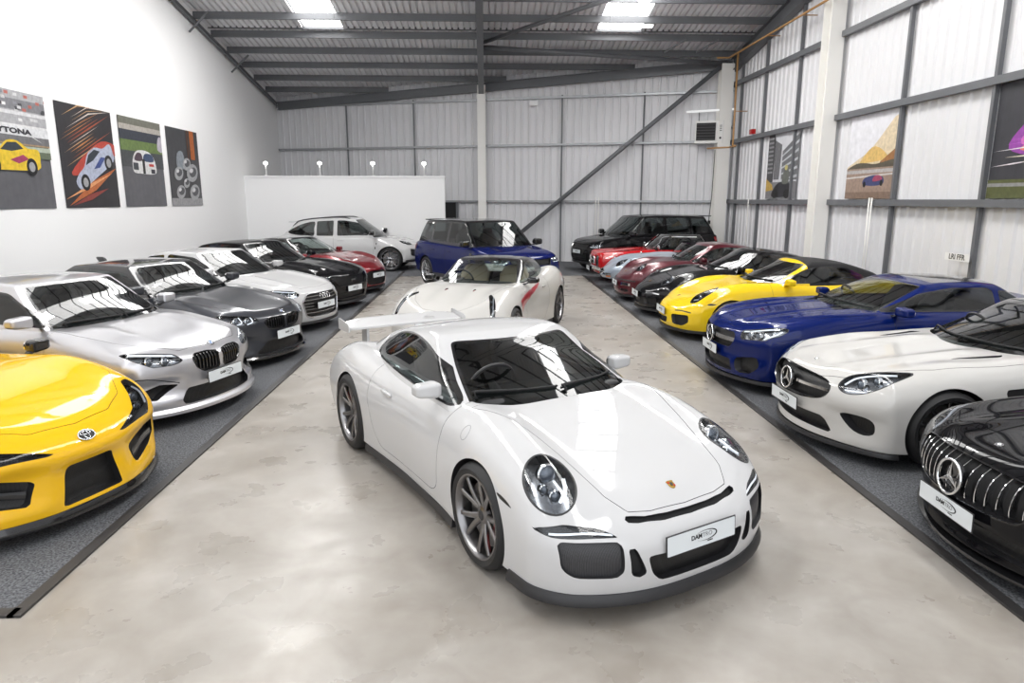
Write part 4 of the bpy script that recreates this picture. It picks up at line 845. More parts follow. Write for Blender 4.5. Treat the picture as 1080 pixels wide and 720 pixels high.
        for sg in (1, -1):
            pts = [c.gh.hit((x, .60 * sg, 3), (0, 0, -1))[0] for x in np.linspace(.15, -1.7, 12)]; m = MB(); m.tube([p + Vector((0, 0, .035 if 0 < i < 11 else .0)) for i, p in enumerate(pts) if p is not None], .018, 8); m.out('roof_rail', M['satin'], c.root, True)
    for sg in (1, -1): c.patch('tail_light', 'S', rpoly([(-2.5, 1.08), (-2.12, 1.08), (-2.16, .92), (-2.5, .94)] if r else [(-2.5, 1.02), (-2.05, 1.0), (-2.2, .92), (-2.5, .93)], .03), True, 'taillight') if sg > 0 else 0
    c.sk = .93; c.skirt('front_apron', 1.95, .29, .36, .005, 'satin'); c.sills('side_sill', -1.0, 1.0, .29, .38, .02, 'satin')
    handle(c, -.12, .98, .2); handle(c, -1.02, .98, .2); c.mirror(.95, 1.06, 1.22, mat=M['black'] if True else None, w=.24, h=.18, d=.15, arm=.12, armz=-.02)
    sp_ = blob('roof_spoiler', (-2.12 if r else -1.80, 0, 1.725 if r else 1.545), (.34 if r else .22, 1.2 if r else 1.05, .05 if r else .03), M['black'] if r else pm, c.root, .6, 5)
    return c.finish(roofm)

def white_gt_red_stripe():
    nose = 2.30
    c = Car('sports_car', 'white sports car with black roof and red flank stripe behind the winged one', 'car', (.03, 11.6), 250, paint=paint('pearl_white_paint', (.54, .53, .51), .05, .3), nose=nose, tail=-2.29, wb=2.67, fx=1.1,
        zc=[(-2.3, .85), (-2., .98), (-1.4, 1.0), (-.8, .96), (.4, .95), (.8, .945), (1.3, .88), (1.7, .79), (2.05, .69), (2.3, .60)], fen=[(-2.3, 0), (-1.8, .04), (-1.3, .07), (-.5, 0), (.6, .0), (1.0, .03), (1.35, .06), (1.8, .03), (2.2, -.04)], fv=(.45, .85), hood=((.25, .15, .02, .8, 2.0),),
        wt=[(-2.3, .64), (-1.3, .84), (0, .78), (1.3, .80), (1.9, .74), (2.3, .64)], wm=[(-2.3, .82), (-1.335, .955), (-.2, .88), (.5, .89), (1.335, .95), (1.9, .90), (2.3, .80)], wl=[(-2.3, .8), (-1.3, .92), (0, .85), (1.3, .93), (2.3, .80)], zbot=[(-2.4, .24), (-1.5, .15), (1.4, .14), (2.3, .15)],
        plan=.42, planp=2.2, prof=[(0, .04), (.25, .0), (.5, .0), (.75, .05), (1, .16)], rad=dict(uf=.06, ur=.07, v=.18, t=.34, b=.07), R=.345, rim=.262, track=.935, arch=.375, zbelt=.95, zhead=1.13, res=(90, 40, 20), gres=(44, 28, 14), scoop=((-.3, 1.0, .5, .75, .03),), wheel=dict(n=5, style='y', mat='titan'),
        g=dict(xfb=.92, xft=.02, xrb=-1.55, xrt=-1.0, zb=[(-2, .86), (1.1, .82)], zr=[(-1.8, 1.0), (-1.4, 1.14), (-.95, 1.26), (-.4, 1.315), (-.1, 1.305), (.1, 1.27)], wb=[(-1.8, .62), (-1, .74), (1, .76)], wt=[(-1.8, .44), (-1, .54), (0, .57), (1, .60)], pf=.40, pft=.16))
    c.arches(); c.wheels(); c.windows((.92, -.9, .94, .98), [rpoly([(.50, .93), (-.1, 1.19), (-.4, 1.235), (-.9, 1.19), (-1.2, 1.04), (-1.0, .96), (-.4, .94)], .06)], (.8, -.3, .75), glass='glass_clear')
    c.cabin(-1.0, .70, .63, seat='tan'); c.panels(mirror_pts([(2.05, 0), (1.98, .3), (1.75, .52), (1.4, .66), (1.0, .72), (.7, .72)]), rpoly([(.62, 1.0), (.56, .24), (-.5, .24), (-.7, .5), (-.68, 1.0)], .05))
    c.line('red_stripe', 'S', [(.98, .64), (.55, .73), (.0, .82), (-.3, .87)], [.20, .17, .14, .10, .07, .04, .015], M['stripe'], 1, .002); c.line('red_stripe', 'S', [(.98, .64), (.55, .73), (.0, .82), (-.3, .87)], [.20, .17, .14, .10, .07, .04, .015], M['stripe'], -1, .002)
    for sg in (1, -1): c.opening('bonnet_vent', 'T', rpoly([(1.18, .20), (1.36, .24), (1.36, .26), (1.18, .25)], .01), True, .02, 'badgered', move=lambda A: A[:, :3] - np.array([0, 0, .015])) if sg > 0 else 0
    c.headlight(((1.72, .66, .76), 35, 38), rpoly([(-.07, -.28), (-.04, -.05), (.03, .22), (.08, .27), (.08, .1), (.04, -.12), (-.01, -.29)], .03), lamps=((0, -.06, .026), (.02, .05, .026)), lens='lens_smoke', bowl='bowl_dark', drl=[[(-.02, -.22), (.03, 0), (.09, .2)]], drlw=.008)
    k = smooth_poly([(-.5, .38), (-.4, .47), (0, .49), (.4, .47), (.5, .38), (.4, .27), (0, .25), (-.4, .27)], 5); c.opening('front_grille', 'F', k, False, .05, 'mesh')
    c.sk = .84; c.skirt('front_splitter', 1.8, .11, .15, .01, 'satin'); c.sills('side_sill', -.9, .9, .11, .17, .01, 'satin'); c.plate(nose + .0, .5, 6, False)
    c.mirror(.36, .91, .99, mat=M['black'], w=.18, h=.11, d=.12, arm=.14, armz=-.05); handle(c, -.45, .80, .16)
    c.patch('fuel_badge', 'S', ellipse(-.55, .88, .025, .03), True, 'satin'); return c.finish(M['black'])
# ------------------------------------------------------------------ right row
def amg(label, loc, deg, pm, bars):
    nose = 2.285
    c = Car('sports_car', label, 'car', loc, deg, paint=pm, nose=nose, tail=-2.28, wb=2.63, fx=1.0, dents=((.72, .34, .2, .12, .04), (0, .27, .5, .08, .04)),
        zc=[(-2.3, .80), (-1.9, .94), (-1.3, .985), (-.5, .97), (.2, .935), (.6, .915), (1.0, .88), (1.5, .83), (1.85, .79), (2.1, .75), (2.3, .71)], fen=[(-2.3, 0), (-1.3, .05), (-.5, 0), (.8, 0), (1.3, .025), (1.8, .01), (2.1, -.03), (2.3, -.06)], fv=(.5, .88), hood=((.36, .10, .022, .6, 2.1),),
        wt=[(-2.3, .62), (-1.3, .83), (0, .80), (1.3, .82), (1.9, .78), (2.3, .70)], wm=[(-2.3, .82), (-1.315, .97), (-.4, .92), (.4, .92), (1.315, .965), (1.85, .945), (2.3, .90)], wl=[(-2.3, .8), (-1.3, .94), (-.4, .88), (.4, .88), (1.315, .95), (2.3, .88)],
        zbot=[(-2.3, .26), (-1.5, .15), (1.4, .135), (2.3, .15)], plan=.40, planp=2.1, prof=[(0, .06), (.2, .03), (.45, .02), (.65, .0), (.82, .012), (1, .09)], rad=dict(uf=.045, ur=.08, v=.17, t=.34, b=.07), sm=.58, pt=2.2,
        R=.345, rim=.272, ww=.27, track=.955, arch=.378, zbelt=.96, zhead=1.13, res=(110, 48, 26), gres=(44, 30, 14), wheel=dict(n=10, style='single', mat='rimblack', sw=.034, cal='caliper'),
        g=dict(xfb=.84, xft=-.14, xrb=-2.0, xrt=-1.6, zb=[(-2.1, .82), (.9, .85)], zr=[(-2.1, .90), (-1.7, 1.03), (-1.3, 1.15), (-.9, 1.245), (-.5, 1.288), (-.2, 1.275), (0, 1.24)], wb=[(-2, .5), (-1.3, .70), (-.5, .78), (.8, .80)], wt=[(-2, .34), (-1.2, .50), (-.5, .57), (.6, .61)], pf=.40, pft=.14, rad=dict(uf=.05, ur=.06, v=.11, t=.17)))
    c.arches(); c.wheels()
    c.windows((.92, -.9, .94, .98), [rpoly([(.36, .94), (.0, 1.08), (-.25, 1.16), (-.55, 1.20), (-.95, 1.155), (-1.28, 1.05), (-1.36, .985), (-1.1, .96), (-.4, .945)], .05)], (.8, -.3, .8))
    c.cabin(-1.05, .62, .66); c.panels(mirror_pts([(2.20, 0), (2.15, .35), (2.02, .55), (1.8, .68), (1.4, .78), (.8, .79), (.5, .78)]), rpoly([(.42, 1.02), (.36, .5), (.3, .22), (-.62, .22), (-.78, .5), (-.76, 1.02)], .06))
    hl = ((1.86, .67, .705), 33, 26)
    c.headlight(hl, smooth_poly([(-.22, -.10), (-.18, .01), (-.04, .085), (.14, .15), (.26, .18), (.22, .08), (.13, -.05), (0, -.135), (-.14, -.155)], 6), lamps=((-.06, -.03, .045), (.05, .03, .035)), rim=.008, depth=.055, drl=[[(-.17, -.075), (-.1, .01), (.05, .075), (.17, .12)]], drlw=.014, lens='lens' if not bars else 'lens_smoke')
    if not bars:
        k = smooth_poly([(-.52, .60), (-.46, .675), (-.2, .705), (.2, .705), (.46, .675), (.52, .60), (.44, .52), (.2, .485), (-.2, .485), (-.44, .52)], 5)
        c.opening('front_grille', 'F', k, False, .06, 'mesh'); ring(c, 'grille_frame', 'F', k, .012, 'black', 0, .003)
        hbars(c, 'grille_bar', (.60,), .12, .49, 'chrome', .026, .02, .03); hbars(c, 'grille_bar', (.60,), -.49, -.12, 'chrome', .026, .02, .03)
        c.opening('side_intake', 'F', smooth_poly([(.60, .42), (.72, .445), (.83, .42), (.84, .31), (.77, .275), (.67, .31)], 5), True, .08, 'mesh')
        c.opening('lower_grille', 'F', rpoly([(-.46, .36), (.46, .36), (.54, .22), (-.54, .22)], .03), False, .06, 'mesh'); st = (.60, .10)
        c.sk = .90; c.skirt('front_splitter', 1.72, .11, .15, .012, 'satin'); pz = .405
    else:
        k = smooth_poly([(-.55, .60), (-.50, .675), (-.2, .70), (.2, .70), (.50, .675), (.55, .60), (.48, .49), (.34, .445), (-.34, .445), (-.48, .49)], 5)
        c.opening('front_grille', 'F', k, False, .07, 'matte'); ring(c, 'grille_frame', 'F', k, .012, 'black', 0, .003)
        zz = lambda y: .455 + max(0, abs(y) - .3) * .28; ztop = lambda y: .695 - max(0, abs(y) - .25) ** 2 * .7
        vbars(c, 'grille_slat', [s * y for s in (1, -1) for y in (.045, .125, .195, .265, .335, .405, .475)], zz, ztop, 'chrome', .007, .002, dep=.04)
        c.opening('side_intake', 'F', rpoly([(.56, .40), (.84, .46), (.87, .30), (.74, .22), (.58, .22)], .04), True, .09, 'matte')
        for sg in (1, -1): c.line('intake_blade', 'F', [(.58, .31), (.7, .33), (.84, .35)], .03, 'black', sg, -.03, .02)
        c.opening('lower_grille', 'F', rpoly([(-.5, .33), (.5, .33), (.54, .21), (-.54, .21)], .03), False, .06, 'mesh'); st = (.565, .108)
        c.sk = .90; c.skirt('front_splitter', 1.72, .10, .135, .05, 'black'); pz = .375
    p, n = c.hit('F', 0, st[0]); c.badge('star', p + Vector((.008, 0, 0)), (1, 0, .08), st[1])
    m = MB(); m.lathe([(.0005, -.02), (st[1] * .96, -.02), (st[1] * .96, -.002)], 30, 0, 'x'); o = m.out('emblem_back', M['black'], c.root); o.location = p
    fbadge(c, 'roundel' if False else 'star', 0, .765, .022)
    c.plate(nose + .012, pz, -2)
    c.opening('bonnet_vent', 'T', rpoly([(.62, .56), (1.02, .52), (1.10, .54), (.70, .62)], .02), True, .02, 'matte', move=lambda A: A[:, :3] - np.array([0, 0, .018]))
    c.opening('fender_vent', 'S', rpoly([(.52, .72), (.86, .70), (.84, .62), (.54, .64)], .02), True, .02, 'matte', move=lambda A: A[:, :3] - np.stack([0 * A[:, 1], np.sign(A[:, 1]) * .03, 0 * A[:, 1]], 1), frm=('body', 'door1', 'door-1'))
    c.sills('side_sill', -.9, .9, .10, .17, .015, 'satin'); c.wz = .945; c.wipers(spans=((-.60, -.02), (.02, .60)))
    c.mirror(-.25, .96, .97, mat=None if not bars else M['black'], w=.21, h=.13, d=.13, arm=.14, armz=-.05, arm_mat='black'); return c.finish(M['black'] if not bars else None)

def blue_roadster():
    nose = 2.26
    c = Car('coupe', 'dark blue coupe with glass roof beside the yellow convertible', 'car', at(2.84, 8.40, 180, 2.27), 180, paint=paint('brilliant_blue_paint', (.002, .010, .095), .2, .3, .65), nose=nose, tail=-2.38, wb=2.585, fx=1.0,
        zc=[(-2.4, .9), (-2.1, 1.0), (-1.4, 1.02), (-.8, .97), (.2, .97), (.6, .965), (1.0, .945), (1.5, .90), (1.85, .85), (2.1, .79), (2.3, .73)], fen=[(-2.3, 0), (-1.3, .03), (-.5, 0), (.8, 0), (1.3, .015), (1.8, .0), (2.3, -.05)], fv=(.55, .9), hood=((.30, .07, .02, .6, 2.2), (.56, .10, .02, .5, 2.0)),
        wt=[(-2.4, .70), (-1.3, .82), (0, .80), (1.3, .82), (1.9, .78), (2.3, .72)], wm=[(-2.4, .82), (-1.3, .935), (-.4, .90), (.4, .90), (1.3, .93), (1.85, .91), (2.3, .87)], wl=[(-2.3, .8), (-1.3, .91), (-.4, .87), (.4, .87), (1.3, .92), (2.3, .86)],
        zbot=[(-2.3, .26), (-1.5, .17), (1.4, .16), (2.3, .17)], plan=.34, planp=2.2, prof=[(0, .03), (.2, .0), (.45, .02), (.7, .0), (.85, .015), (1, .08)], rad=dict(uf=.04, ur=.06, v=.13, t=.26, b=.07), sm=.6, R=.335, rim=.25, track=.92, arch=.365, zbelt=.98, zhead=1.15, res=(100, 44, 24), gres=(44, 30, 14),
        scoop=((-.9, .6, .42, .6, .02),), wheel=dict(n=5, style='twin', mat='titan'),
        g=dict(xfb=.95, xft=.02, xrb=-1.72, xrt=-1.05, zb=[(-2.1, .88), (.9, .86)], zr=[(-1.9, 1.02), (-1.5, 1.15), (-1.1, 1.265), (-.6, 1.315), (-.3, 1.312), (-.05, 1.28)], wb=[(-2, .60), (-1.2, .76), (.8, .80)], wt=[(-2, .44), (-1.1, .56), (0, .60), (.6, .62)], pf=.22, pft=.10))
    c.arches(); c.wheels()
    c.windows((.92, -.9, .94, .98), [rpoly([(.58, .97), (.06, 1.17), (-.35, 1.235), (-.75, 1.235), (-.85, 1.22), (-.85, .97)], .04), rpoly([(-.92, 1.21), (-1.1, 1.18), (-1.42, 1.0), (-.92, .975)], .04)], (.82, -.4, .75), glass='glass_clear', sglass='glass')
    c.gh.cut(c.region('T', rpoly([(-.18, -.52), (-.18, .52), (-.95, .50), (-.95, -.50)], .06)), 'glassroof', ('roof',)); part('glass_roof', c.gh.take('glassroof'), M['black'], c.root)
    c.cabin(-1.05, .78, .66, seat='seat'); c.panels(mirror_pts([(2.16, 0), (2.12, .40), (1.98, .58), (1.7, .72), (1.3, .80), (.6, .79)]), rpoly([(.44, 1.02), (.38, .5), (.32, .24), (-.72, .24), (-.88, .5), (-.88, 1.02)], .06))
    k = rpoly([(-.52, .60), (-.50, .70), (.50, .70), (.52, .60), (.44, .505), (-.44, .505)], .05)
    c.opening('front_grille', 'F', k, False, .05, 'mesh'); hbars(c, 'grille_bar', (.605,), -.50, -.1, 'alu', .05, .012, .03); hbars(c, 'grille_bar', (.605,), .1, .50, 'alu', .05, .012, .03)
    p, n = c.hit('F', 0, .605); c.badge('star', p + Vector((.01, 0, 0)), (1, 0, .05), .10); m = MB(); m.lathe([(.0005, -.02), (.098, -.02), (.098, -.002)], 30, 0, 'x'); o = m.out('emblem_back', M['black'], c.root); o.location = p
    c.headlight(((1.93, .70, .69), 30, 14), rpoly([(-.19, -.085), (-.2, .03), (.0, .075), (.24, .145), (.30, .14), (.26, .05), (.14, -.05)], .03), lamps=((-.09, -.01, .045), (.03, .0, .04)), rim=.006, drl=[[(-.17, .02), (0, .055), (.22, .12)], [(.12, -.03), (.2, .03), (.25, .1)]], drlw=.016)
    c.opening('side_intake', 'F', rpoly([(.52, .40), (.80, .46), (.84, .34), (.74, .24), (.56, .23)], .05), True, .08, 'mesh'); c.opening('lower_grille', 'F', rpoly([(-.46, .37), (.46, .37), (.50, .23), (-.50, .23)], .03), False, .06, 'mesh')
    c.opening('bonnet_vent', 'T', rpoly([(.68, .30), (.92, .28), (.92, .44), (.68, .48)], .03), True, .02, 'matte', move=lambda A: A[:, :3] - np.array([0, 0, .015]), frm=('hood', 'body')); vv = c
    c.patch('fender_vent', 'S', rpoly([(.56, .74), (.86, .72), (.84, .64), (.58, .66)], .02), True, 'chrome', frm=('body', 'door1', 'door-1'))
    c.sk = .88; c.skirt('front_splitter', 1.72, .13, .17, .01, 'satin'); c.sills('side_sill', -.9, .9, .13, .19, .01, 'satin'); c.plate(nose + .012, .44, -2); c.wz = .99; c.wipers(spans=((-.60, -.02), (.02, .60)))
    handle(c, -.62, .84, .2, M['chrome']); c.mirror(.40, .97, 1.0, w=.21, h=.12, d=.13, arm=.14, armz=-.04, arm_mat='black'); return c.finish()

def rear_engine(label, loc, deg, pm, kind):
    """kind: 'soft' mid-engined convertible with fabric roof, 'mod' smooth black coupe, 'old' narrow upright coupe"""
    soft, old = kind == 'soft', kind == 'old'; nose = 2.16 if soft else (2.10 if old else 2.16); hb = 1.2375 if soft else (1.136 if old else 1.18); hs = 0.
    k = 0.94 if old else .985
    c = Car('convertible' if soft else 'sports_car', label, 'car', loc, deg, paint=pm, nose=nose, tail=-2.2, wb=2 * hb, fx=1.0,
        zc=[(-2.25, .76), (-2.0, .86), (-1.5, .92), (-.5, .92), (.4, .925), (.85, .905), (1.2, .85), (1.5, .775), (1.75, .69), (1.95, .62), (2.2, .56)], fen=[(-2.3, 0), (-1.7, .03), (-1.2, .05), (-.5, .0), (.6, .0), (.95, .03), (1.25, .055), (1.55, .05), (1.8, .02), (2.0, -.03)] if not old else [(-2.3, 0), (-1.2, .04), (-.5, 0), (.6, .0), (.95, .03), (1.25, .08), (1.6, .10), (1.8, .06), (2.0, -.03)], fv=(.45, .82),
        wt=[(x, y * k) for x, y in [(-2.3, .60), (-1.9, .74), (-1.2, .82), (-.4, .79), (.5, .785), (1.2, .775), (1.7, .75), (2.2, .68)]], wm=[(x, y * k) for x, y in [(-2.3, .80), (-1.2, .92), (0, .88), (.5, .88), (1.2, .905), (1.7, .885), (2.2, .80)]], wl=[(x, y * k) for x, y in [(-2.3, .78), (-1.2, .90), (0, .845), (1.2, .89), (2.2, .80)]],
        zbot=[(-2.3, .26), (-1.7, .17), (1.7, .15), (2.2, .17)], plan=.34, planp=2.3, prof=[(0, .04), (.25, .0), (.5, 0), (.7, .02), (.86, .07), (1, .16)], rad=dict(uf=.07, ur=.09, v=.2, t=.36, b=.08), sm=.5, pt=2.2, R=.33, rim=.25 if not old else .225, track=.89 * k / .985, arch=.352, zbelt=.93, zhead=1.12, res=(84, 36, 18), gres=(44, 26, 14),
        wheel=dict(n=5, style='twin', mat='alu'),
        g=dict(xfb=.90, xft=0. if not old else .16, xrb=-1.75 if soft else -2.0, xrt=-1.35 if soft else -1.85, zb=[(-2.1, .70), (-1.2, .84), (1.1, .82)], zr=[(-1.9, .90), (-1.5, 1.0), (-1.1, 1.14), (-.7, 1.245), (-.35, 1.28), (-.1, 1.275), (.05, 1.25)] if soft else [(-2.1, .82), (-1.8, .92), (-1.4, 1.06), (-1.0, 1.18), (-.6, 1.265), (-.25, 1.30), (0, 1.295), (.2, 1.265)],
               wb=[(-2.2, .50 * k), (-1.5, .66 * k), (-.8, .755 * k), (1.0, .785 * k)], wt=[(-2.2, .32), (-1.5, .45), (-.8, .545 * k), (0, .58 * k), (1, .60 * k)], pf=.38 if not old else .26, pft=.13, rad=dict(uf=.055, ur=.06, v=.12, t=.19)))
    c.arches(); c.wheels()
    if soft: c.windows((.88, -.9, .87, .98), [rpoly([(.48, .92), (.0, 1.14), (-.25, 1.195), (-.7, 1.165), (-.98, 1.04), (-.98, .93)], .04)], (.6, .0, .8), glass='glass', sglass='glass')
    else: c.windows((.88, -.9, .88, .98), [smooth_poly([(.54, .905), (.28, 1.05), (.05, 1.17), (-.3, 1.215), (-.7, 1.18), (-1.05, 1.07), (-1.2, .97), (-.9, .925), (0, .90)], 5)], (.7, -.2, .8), glass='glass' if not old else 'glass_clear')
    c.cabin(-.95, .70, .63 * k); c.panels(mirror_pts([(1.99, 0), (1.96, .25), (1.85, .42), (1.5, .52), (1.1, .60), (.7, .68)]), rpoly([(.60, .98), (.55, .3), (.48, .24), (-.5, .24), (-.68, .55), (-.66, .98)], .06))
    if soft:
        c.headlight(((1.63, .64, .74), 28, 35), smooth_poly([(-.13, -.20), (-.14, -.05), (-.04, .10), (.06, .20), (.13, .19), (.12, .02), (.04, -.16), (-.05, -.22)], 5), lamps=((-.03, -.08, .045), (.04, .06, .035)), rim=.01, bowl='bowl_dark', lens='lens_smoke', drl=[[(-.09, -.15), (0, -.13)], [(0, .1), (.08, .11)]], drlw=.02)
        c.opening('side_intake', 'F', rpoly([(.40, .40), (.74, .42), (.74, .30), (.64, .235), (.44, .24)], .03), True, .06, 'matte'); c.opening('lower_grille', 'F', rpoly([(-.30, .33), (.30, .33), (.26, .23), (-.26, .23)], .03), False, .05, 'matte')
        for sg in (1, -1): c.line('daytime_lamp', 'F', [(.46, .465), (.6, .475), (.76, .465)], .02, 'satin', sg, .002, .002)
        c.patch('side_marker', 'S', rpoly([(1.50, .63), (1.66, .62), (1.64, .59), (1.5, .60)], .01), True, 'satin')
    elif not old:
        c.headlight(((1.64, .64, .74), 28, 40), ellipse(.0, .0, .125, .19, -.35), lamps=((.0, .06, .05), (-.02, -.07, .035)), rim=.008, depth=.06)
        c.opening('side_intake', 'F', rpoly([(.42, .38), (.74, .40), (.72, .26), (.46, .25)], .04), True, .06, 'mesh'); c.opening('lower_grille', 'F', rpoly([(-.32, .36), (.32, .36), (.28, .25), (-.28, .25)], .03), False, .05, 'mesh')
        for sg in (1, -1): c.line('lamp_strip', 'F', [(.44, .47), (.6, .485), (.76, .475)], .03, 'chrome', sg, .002, .002)
    else:
        c.headlight(((1.60, .62, .76), 15, 35), ellipse(0, 0, .105, .135), lamps=((0, 0, .07),), rim=.014, depth=.06)
        for sg in (1, -1):
            c.line('indicator', 'F', [(.36, .40), (.5, .405), (.66, .40)], .07, 'amber' if False else 'chrome', sg, .002, .002); c.opening('air_slot', 'F', rpoly([(.34, .30), (.62, .30), (.60, .24), (.36, .24)], .02), False, .04, 'matte') if sg > 0 else 0
        c.line('bumper_strip', 'F', [(-.76, .485), (-.5, .49), (0, .49), (.5, .49), (.76, .485)], .03, 'satin', 0, .004, .006)
        for sg in (1, -1): c.line('wing_flash', 'T', [(1.45, .62), (1.65, .60)], .0, 'chrome', sg) if False else 0
    c.sk = .80 * k; c.skirt('front_splitter', 1.58, .13, .175, .006, 'satin'); c.sills('side_sill', -.85, .85, .13, .19, .008, 'satin'); c.plate(nose + .006, .42 if not old else .40, 2)
    c.wz = .945; c.wipers(spans=((-.55, -.02), (.02, .55))); c.mirror(.34, .87 * k / .985, .955, w=.19, h=.115, d=.12, arm=.12, armz=-.06, arm_mat=pm); handle(c, -.42, .76, .18)
    p, n = c.hit('T', 1.86, 0); c.badge('crest', p, n, .026)
    if soft:
        for sg in (1, -1): pass
        c.gh.cut(lambda A: -(A[:, 0] + .045), 'frame', ('roof',)); part('windscreen_frame', c.gh.take('frame'), pm, c.root)
        return c.finish(M['fabric'], 'fabric_roof')
    return c.finish()

def classic(label, loc, deg, pm, kind):
    """kind 'etype': long low roadster with faired lamps; 'pagoda': upright coupe with flat hardtop and stacked lamps"""
    e = kind == 'etype'; nose = 2.30 if e else 2.12; hb = 1.22
    c = Car('classic_car', label, 'car', loc, deg, paint=pm, nose=nose, tail=-2.1, wb=2 * hb, fx=1.0,
        zc=[(-2.1, .70), (-1.6, .82), (-.8, .86), (.2, .88), (.7, .88), (1.2, .83), (1.7, .72), (2.0, .62), (2.3, .50)] if e else [(-2.1, .74), (-1.7, .84), (-.8, .88), (.4, .91), (.8, .90), (1.3, .86), (1.8, .81), (2.15, .78)],
        fen=[(-2.1, 0), (-1.2, .06), (-.4, 0), (.6, -.02), (1.2, .02), (1.6, .06), (1.9, .06), (2.1, .02)] if e else [(-2.1, 0), (.8, -.01), (1.2, .0), (1.8, .03), (2.1, .03)], fv=(.45, .8), hood=((.0, .14, .05, .2, 2.2),) if e else ((.0, .2, .025, .5, 2.1),),
        wt=[(-2.1, .48), (-1.2, .70), (0, .70), (1.2, .68), (1.8, .60), (2.3, .42)] if e else [(-2.1, .64), (-1.2, .76), (0, .76), (1.2, .76), (2.1, .72)], wm=[(-2.1, .62), (-1.2, .80), (0, .78), (1.2, .80), (1.8, .72), (2.3, .52)] if e else [(-2.1, .76), (-1.2, .86), (0, .84), (1.2, .86), (2.1, .82)],
        wl=[(-2.1, .58), (0, .74), (1.2, .76), (2.3, .48)] if e else [(-2.1, .74), (0, .80), (1.2, .82), (2.1, .78)], zbot=[(-2.1, .30), (-1.2, .2), (1.4, .2), (2.3, .28)], plan=.30 if e else .14, planp=2.2, prof=[(0, .06), (.4, 0), (.75, .03), (1, .14)] if e else [(0, .06), (.4, .0), (.8, 0), (1, .03)], rad=dict(uf=.08, ur=.08, v=.22, t=.4, b=.12) if e else dict(uf=.035, ur=.05, v=.12, t=.2, b=.08),
        R=.32, rim=.20, ww=.19, track=.76 if e else .82, arch=.345, zbelt=.9, zhead=1.08, res=(70, 34, 18), gres=(36, 22, 12), wheel=dict(n=16 if e else 10, style='single', mat='chrome', sw=.012),
        g=dict(xfb=.42, xft=.14, xrb=-.9, xrt=-.85, zb=[(-1, .84), (.5, .82)], zr=[(-.9, 1.15), (.2, 1.17)], wb=[(-1, .66), (.5, .66)], wt=[(-1, .56), (.3, .56)], pf=.22, pft=.12) if e else
          dict(xfb=.62, xft=.12, xrb=-1.12, xrt=-.88, zb=[(-1.2, .86), (.7, .86)], zr=[(-1.1, 1.26), (-.8, 1.295), (-.35, 1.30), (.1, 1.295), (.2, 1.28)], wb=[(-1.2, .70), (.6, .72)], wt=[(-1.2, .62), (0, .64), (.3, .64)], pf=.2, pft=.12, rad=dict(uf=.05, ur=.06, v=.10, t=.10), crown=.0))
    c.arches(); c.wheels()
    if e: c.windows((.88, -.9, .9), glass='glass_clear')
    else: c.windows((.88, -.7, .86), [rpoly([(.42, .93), (.10, 1.22), (-.55, 1.23), (-.55, .93)], .03), rpoly([(-.62, 1.23), (-.86, 1.22), (-1.02, .95), (-.62, .93)], .03)], (.85, .0, .8), glass='glass_clear')
    c.cabin(-.85, .36, .56 if e else .60, seat='seat', dash=.25, frame_r=.2)
    if e:   # open roadster: only the windscreen and its chrome frame stand up
        for t in ('roof',): c.gh.cut(lambda A: -(A[:, 0] - .02), 'open', (t,))
        c.gh.cut(lambda A: .12 - (A[:, 0] - .0), 'pillar', ('roof',)); c.gh.T = ['x' if t == 'open' or t == 'roof' else t for t in c.gh.T]
        part('windscreen_frame', c.gh.take('pillar'), M['chrome'], c.root)
        c.headlight(((1.78, .52, .66), 14, 32), ellipse(0, 0, .10, .16), lamps=((0, 0, .07),), rim=.014, depth=.06)
        c.opening('front_grille', 'F', ellipse(0, .44, .24, .065), False, .06, 'matte'); ring(c, 'grille_frame', 'F', ellipse(0, .44, .24, .065), .022, 'chrome'); c.line('grille_bar', 'F', [(-.23, .44), (0, .44), (.23, .44)], .014, 'chrome', 0, -.002, .004)
        for sg in (1, -1):
            c.line('front_bumper', 'F', [(.26, .395), (.38, .40), (.50, .41)], .05, 'chrome', sg, .006, .03); c.line('indicator', 'F', [(.32, .33), (.46, .34)], .05, 'amber', sg, .002, .004)
            p, n = c.body.hit((.55, .40 * sg, 3), (0, 0, -1))
        m = MB(); m.tube([(1.4, .60, .82), (1.38, .60, .92)], .006, 6); m.lathe([(.0005, .012), (.035, .008), (.042, 0), (.035, -.02), (.0005, -.035)], 16, 0, 'x', (1.38, .6, .94)); m.out('wing_mirror', M['chrome'], c.root, True)
    else:
        c.panels(mirror_pts([(2.05, 0), (2.0, .45), (1.7, .56), (1.2, .60), (.7, .62)]), rpoly([(.60, .95), (.52, .3), (-.5, .3), (-.6, .95)], .05))
        k = rpoly([(-.40, .70), (.40, .70), (.42, .50), (-.42, .50)], .05); c.opening('front_grille', 'F', k, False, .06, 'matte'); ring(c, 'grille_frame', 'F', k, .028, 'chrome', 0, .006); hbars(c, 'grille_bar', (.605,), -.40, .40, 'chrome', .035, .02, .02)
        c.badge('star', Vector((nose + .01, 0, .605)), (1, 0, 0), .10)
        c.headlight(((nose, .63, .615), 8, 6), rpoly([(-.09, -.16), (.09, -.16), (.09, .15), (-.09, .15)], .085), lamps=((0, .06, .065), (0, -.09, .04)), rim=.016, depth=.05); 
        c.line('front_bumper', 'F', [(-.80, .40), (-.6, .42), (0, .42), (.6, .42), (.80, .40)], .09, 'chrome', 0, .02, .05); c.mirror(.42, .86, .98, mat=M['chrome'], w=.13, h=.10, d=.05, arm=.06, armz=-.05)
        c.line('side_trim', 'S', [(-.75, .36), (0, .36), (.75, .36)], .03, 'chrome', 1, .002, .004); c.line('side_trim', 'S', [(-.75, .36), (0, .36), (.75, .36)], .03, 'chrome', -1, .002, .004)
    c.sills('side_sill', -.8, .8, .2, .24, .004, 'chrome'); c.plate(nose + (.02 if e else .08), .36, 0, False) if not e else None
